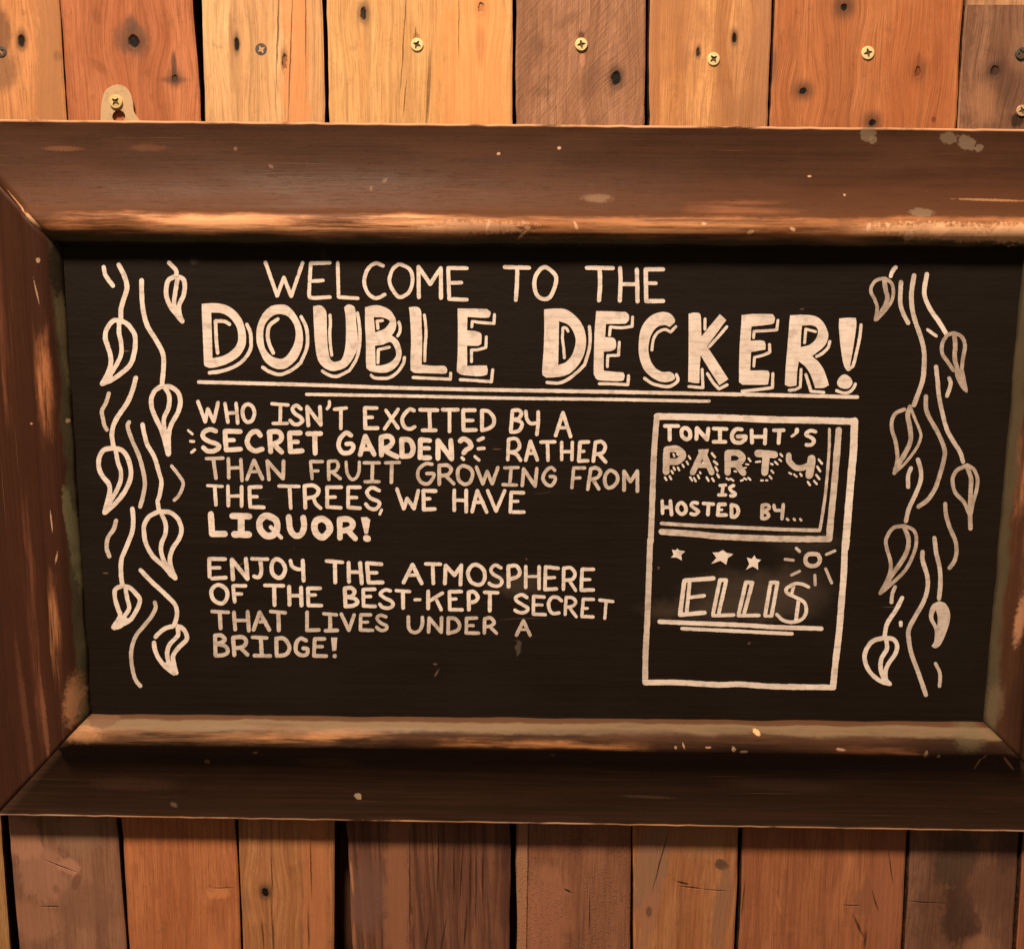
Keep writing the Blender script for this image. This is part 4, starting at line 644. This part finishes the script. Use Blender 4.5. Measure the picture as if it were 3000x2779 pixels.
rail(3, 0, frame_mat('frame_paint_left', 'left', (
    (U_left(2030), U_left(1650), 0.70, 0.80, 0.9, (0.46, 0.20, 0.09)), (U_left(1330), U_left(900), 0.77, 0.87, 0.9, (0.50, 0.20, 0.085)), (U_left(2130), U_left(2020), 0.80, 0.95, 0.9, (0.60, 0.28, 0.12)), (U_left(1300), U_left(720), 0.40, 0.46, 0.35, (0.34, 0.13, 0.065)), (U_left(2250), U_left(1400), 0.48, 0.56, 0.4, (0.27, 0.10, 0.052))), (
    (167, 1520, 2.4, 34, CH, 0.6, 0.5, -3), (181, 1625, 2.6, 18, CH, 0.6, 0.5, 12), (124, 855, 2.4, 36, CH, 0.5, 0.5, -10), (128, 765, 6, 8, CH, 0.6, 0.5, 0), (198, 1232, 5, 7, CH, 0.7, 0.5, 0), (95, 1240, 5, 4, CH, 0.6, 0.5, 0), 
    (226, 2040, 22, 70, (0.44, 0.215, 0.105), 0.65, 1.3, 8, 1.6), (205, 1500, 9, 80, (0.17, 0.155, 0.08), 0.85, 0.6, -3), (222, 1600, 12, 130, (0.16, 0.15, 0.08), 0.8, 0.6, -3), (190, 1010, 12, 160, (0.14, 0.115, 0.06), 0.8, 0.8, -4), (168, 790, 16, 75, (0.022, 0.015, 0.01), 0.95, 0.35, 0), (60, 2110, 10, 200, (0.17, 0.07, 0.038), 0.5, 1.2, -4), (128, 2120, 9, 120, (0.26, 0.11, 0.06), 0.6, 0.9, -3))))
rail(1, 2, frame_mat('frame_paint_right', 'right', (
    (U_right(600), U_right(1800), 0.72, 0.84, 0.55, (0.36, 0.15, 0.07)), (U_right(1150), U_right(1500), 0.84, 0.92, 0.8, (0.5, 0.22, 0.10))), (
    (2974, 1800, 14, 76, (0.56, 0.29, 0.155), 0.8, 1.1, 5), (2910, 2060, 16, 60, (0.19, 0.14, 0.08), 0.5, 1.2, 4), (2950, 2060, 16, 90, (0.05, 0.022, 0.013), 0.7, 0.9, 4))))

# blackboard panel
n = NT('blackboard_paint', 0.60, 0.17)
br = n.noise(n.mapping(n.pos, sca=(7, 1, 520)), 1.0, 5, 0.6)
br2 = n.noise(n.mapping(n.pos, (3, 0, 2), sca=(22, 1, 900)), 1.0, 4, 0.6)
cl = n.noise(n.mapping(n.pos, sca=(1, 1, 1.6)), 9, 5, 0.6)
c = n.mix(n.ramp(br, 0.3, 0.7), BOARD1, BOARD2)
c = n.mix(n.ramp(cl, 0.45, 0.7, 0, 0.5), c, BOARD3)
wv = n.warp(0.02, 60)
SM = BOARDS
for px, py, rx, ry, s_, soft, ang in ((2200, 1740, 160, 60, 0.55, 1.3, 0), (2120, 1790, 190, 26, 0.45, 1.4, 0), (2330, 1730, 90, 70, 0.35, 1.4, 0), (1520, 1715, 70, 30, 0.5, 1.4, 0), (1516, 1895, 9, 26, 0.9, 0.5, 0), (2370, 1590, 90, 30, 0.25, 1.4, 0), (1945, 1790, 50, 30, 0.3, 1.4, 0), (950, 760, 12, 30, 0.25, 1, 0), (575, 765, 10, 14, 0.5, 1, 0)):
    c = n.mix(n.math('MULTIPLY', n.spot(wv, px, py, rx, ry, soft, ang, H_B), s_), c, SM)
ws = n.warp(0.004, 60)
for px, py, rx, ry, s_, ang in ((700, 1655, 30, 1.6, 0.7, -35), (770, 1462, 30, 1.5, 0.15, -5), (860, 1445, 26, 1.6, 0.15, -25), (1455, 1316, 12, 2, 0.6, 5), (1590, 1443, 26, 2, 0.15, -6), (1530, 1810, 60, 1.2, 0.35, -3), (1280, 1970, 12, 2.5, 0.7, -60), (1275, 1945, 6, 3, 0.7, 0), (368, 1029, 12, 2.5, 0.6, 0), (2350, 905, 7, 2, 0.6, -15), (310, 1678, 8, 2.5, 0.7, 0), (2610, 1776, 24, 1.5, 0.4, -4), (2195, 1885, 5, 3, 0.6, -40), (1930, 1662, 3, 5, 0.7, 0), (1542, 1636, 2, 4, 0.6, 0), (1545, 1750, 3, 14, 0.4, -30)):
    c = n.mix(n.math('MULTIPLY', n.spot(ws, px, py, rx, ry, 0.9, ang, H_B), s_), c, (0.16, 0.10, 0.065))
dust = n.noise(n.pos, 800, 2, 0.5)
c = n.mix(n.ramp(dust, 0.76, 0.80, 0, 0.3), c, (0.2, 0.14, 0.09))
n.put(n.b.inputs['Base Color'], c)
b = n.bump(n.math('ADD', n.math('MULTIPLY', br, 0.5), n.math('MULTIPLY', br2, 0.3)), 0.0003, 0.2)
b = n.bump(n.noise(n.mapping(n.pos, sca=(1, 1, 2.5)), 45, 5, 0.6), 0.0012, 0.4, b)
n.put(n.b.inputs['Normal'], b)
n.put(n.b.inputs['Roughness'], n.ramp(cl, 0.3, 0.7, 0.52, 0.68))
q = [LIP[k].lerp(OUT[k], 0.06) for k in range(4)]
verts = [(p.x, -H_B, p.z) for p in q] + [(p.x, -0.010, p.z) for p in q]
board = mesh_obj('board_panel', verts, [(0, 1, 2, 3), (7, 6, 5, 4)] + [(k, k + 4, (k + 1) % 4 + 4, (k + 1) % 4) for k in range(4)], n.m, sign)

# hanging plate with its screw
def px_poly(txt):
    out = []
    for tok in txt.split():
        cor = tok.endswith('!'); x, y = tok.rstrip('!').split(','); out.append((float(x), float(y), cor))
    return out
def smooth(pts, closed, step=2.5):
    """Catmull-Rom through the points; corners stay sharp. returns list of runs (lists of points)"""
    P = [Vector((p[0], p[1])) for p in pts]; C = [p[2] for p in pts]; N = len(P); out = []
    segs = N if closed else N - 1
    for i in range(segs):
        a, b = P[i], P[(i + 1) % N]
        pa = a if (C[i] or (i == 0 and not closed)) else P[i - 1]
        pb = b if (C[(i + 1) % N] or (i + 2 > N - 1 and not closed)) else P[(i + 2) % N]
        if pa is a: pa = a - (b - a)
        if pb is b: pb = b + (b - a)
        k = max(2, int((b - a).length / step))
        for j in range(k):
            t = j / k
            out.append((0.5 * ((2 * a) + (b - pa) * t + (2 * pa - 5 * a + 4 * b - pb) * t * t + (-pa + 3 * a - 3 * b + pb) * t ** 3), j == 0 and C[i]))
    if not closed: out.append((P[-1], False))
    return out
pl_out = [p for p, _ in smooth(px_poly('294,354! 297,305 306,270 325,253 345,248 366,254 381,272 389,298 392,325 402,343 412,354!'), True)]
hole = [p for p, _ in smooth(px_poly('342,324 354,324 364,332 367,344 360,354 348,357 336,354 329,344 332,332'), True)]
def solid(name, loops, h0, h1, mat, parent):
    verts, faces, idx = [], [], []
    for lp in loops: idx.append(list(range(len(verts), len(verts) + len(lp)))); verts += [tuple(at(p.x, p.y, h1)) for p in lp]
    n_ = len(verts)
    for lp in loops: verts += [tuple(at(p.x, p.y, h0)) for p in lp]
    flat = [i for l in idx for i in l]
    tri = tessellate_polygon([[Vector((p.x, p.y, 0)) for p in lp] for lp in loops])
    faces += [tuple(flat[i] for i in t) for t in tri]
    for l in idx:
        for k in range(len(l)): a_, b2 = l[k], l[(k + 1) % len(l)]; faces.append((a_, b2, b2 + n_, a_ + n_))
    return mesh_obj(name, verts, faces, mat, parent)
plate = solid('hanging_plate', [pl_out, hole], 0.0008, 0.0026, PLATE, sign)
screw(340, 299, 18, 50, plate, metal('old_brass', (0.80, 0.62, 0.26), 0.4, 0.3), 0.0030)

# ------------------------------------------------------------------ chalk-pen paint
def chalk(name, bright, dark, lo, hi, thin):
    n = NT(name, 0.55, 0.3)
    a_ = n.noise(n.pos, 140, 4, 0.6); b2 = n.noise(n.mapping(n.pos, sca=(1, 1, 1)), 45, 3, 0.6)
    st = n.noise(n.mapping(n.pos, sca=(30, 1, 420)), 1.0, 3, 0.6)
    c = n.mix(n.ramp(b2, 0.35, 0.65), bright, dark)
    c = n.mix(n.ramp(a_, lo, hi, 0, 0.75), c, thin)
    c = n.mix(n.ramp(st, 0.50, 0.66, 0, 0.5), c, thin)
    c = n.mix(n.ramp(n.noise(n.pos, 420, 4, 0.7), 0.60, 0.75, 0, 0.30), c, thin)
    gr = n.noise(n.mapping(n.pos, sca=(1, 1, 1.5)), 620, 5, 0.75)
    c = n.mix(n.ramp(gr, 0.56, 0.72, 0, 0.55), c, tuple(x * 0.6 for x in thin))
    n.put(n.b.inputs['Base Color'], c)
    n.put(n.b.inputs['Normal'], n.bump(gr, 0.0003, 0.6)); return n.m
CHALK = {'b': chalk('chalk_bright', CB1, CB2, 0.50, 0.75, CB3), 'm': chalk('chalk_soft', CM1, CM2, 0.45, 0.70, CM3), 't': chalk('chalk_thin', CT1, CT2, 0.40, 0.66, CT3)}
layer = [0]
def stroke(runs, wpx, V, FA, seed, caps=True, closed=False):
    """ribbon with round ends, a hair's breadth thick"""
    h1 = H_B + 0.00030 + (layer[0] % 24) * 0.000012; layer[0] += 1
    h0 = H_B - 0.0001
    pts = runs
    n_ = len(pts); L, R = [], []
    for i, p in enumerate(pts):
        if closed: d = pts[(i + 1) % n_] - pts[i - 1]
        else: d = pts[min(i + 1, n_ - 1)] - pts[max(i - 1, 0)]
        if d.length < 1e-6: d = Vector((1, 0))
        d.normalize(); nn = Vector((-d.y, d.x))
        k = 1 + 0.10 * noise.noise((p.x * 0.05, p.y * 0.05, seed)) 
        e1 = 0.75 * noise.noise((p.x * 0.3, p.y * 0.3, seed + 3)); e2 = 0.75 * noise.noise((p.x * 0.22, p.y * 0.22, seed + 9))
        if not closed and (i == 0 or i == n_ - 1): k *= 0.97
        L.append(p + nn * (wpx * 0.5 * k + e1)); R.append(p - nn * (wpx * 0.5 * k + e2))
    s = len(V)
    if closed:
        for a_, b2 in zip(L, R):
            for q_, hh in ((a_, h1), (b2, h1), (a_, h0), (b2, h0)): V.append(tuple(at(q_.x, q_.y, hh)))
        for i in range(n_):
            a_ = s + i * 4; b2 = s + ((i + 1) % n_) * 4
            FA += [(a_, b2, b2 + 1, a_ + 1), (a_, a_ + 2, b2 + 2, b2), (a_ + 1, b2 + 1, b2 + 3, a_ + 3)]
        return
    def cap(c_, frm, to):
        out = []; a0 = math.atan2(frm.y - c_.y, frm.x - c_.x); r0 = (frm - c_).length
        for k in range(1, 7): out.append(a0 + math.pi * -k / 7)
        return [c_ + Vector((math.cos(t), math.sin(t))) * r0 * (0.92 if 2 < i < 5 else 0.97) for i, t in enumerate(out)]
    endc = cap(pts[-1], L[-1], R[-1]); startc = cap(pts[0], R[0], L[0])
    loop = L + endc + R[::-1] + startc
    m_ = len(loop)
    for p in loop: V.append(tuple(at(p.x, p.y, h1)))
    for p in loop: V.append(tuple(at(p.x, p.y, h0)))
    iL = list(range(n_)); iE = list(range(n_, n_ + 6)); iR = list(range(n_ + 6, 2 * n_ + 6))[::-1]; iS = list(range(2 * n_ + 6, m_))
    for i in range(n_ - 1): FA.append((s + iL[i], s + iL[i + 1], s + iR[i + 1], s + iR[i]))
    FA.append(tuple(s + k for k in [iL[-1]] + iE + [iR[-1]])); FA.append(tuple(s + k for k in [iR[0]] + iS + [iL[0]]))
    for k in range(m_): FA.append((s + k, s + k + m_, s + (k + 1) % m_ + m_, s + (k + 1) % m_))
def fill(loops, V, FA):
    h1 = H_B + 0.00030 + (layer[0] % 24) * 0.000012; layer[0] += 1; h0 = H_B - 0.0001
    s = len(V); idx = []; k = 0
    for lp in loops: idx.append(list(range(k, k + len(lp)))); k += len(lp)
    for hh in (h1, h0):
        for lp in loops:
            for p in lp: V.append(tuple(at(p.x, p.y, hh)))
    flat = [i for l in idx for i in l]
    for t in tessellate_polygon([[Vector((p.x, p.y, 0)) for p in lp] for lp in loops]): FA.append(tuple(s + flat[i] for i in t))
    for l in idx:
        for i in range(len(l)): a_, b2 = s + l[i], s + l[(i + 1) % len(l)]; FA.append((a_, b2, b2 + k, a_ + k))
def wob(p, seed, amp=0.55): return p + Vector((noise.noise((p.x * 0.11, p.y * 0.11, seed)), noise.noise((p.x * 0.11, p.y * 0.11, seed + 31)))) * amp
for num, (name, mk, txt) in enumerate(PAINT):
    V, FA = [], []; tile = None
    for cmd in txt.split(';'):
        cmd = cmd.strip()
        if not cmd: continue
        if len(cmd) == 1: tile = TILES[cmd]; continue
        op = cmd[0]
        def conv(body): return [(tile[0] + x / tile[2], tile[1] + y / tile[2], c_) for x, y, c_ in px_poly(body)]
        if op == 'f':
            loops = [[wob(p, num) for p, _ in smooth(conv(part), True, 3.0)] for part in cmd[1:].split('/')]
            fill(loops, V, FA); continue
        head, rest = cmd.split(' ', 1); wpx = float(head[1:]) / tile[2] * 0.94; P = conv(rest)
        if op == 'o': stroke([wob(p, num, 0.4) for p, _ in smooth(P, True, 3.0)], wpx, V, FA, num, closed=True); continue
        run = []; pts = smooth(P, False, 3.0); runs = []
        for i, (p, cor) in enumerate(pts):
            run.append(p)
            if cor and i: runs.append(run); run = [p]
        runs.append(run)
        for r_ in runs: stroke([wob(p, num, 0.4) for p in r_], wpx, V, FA, num)
    mesh_obj(name, V, FA, CHALK[mk], board)
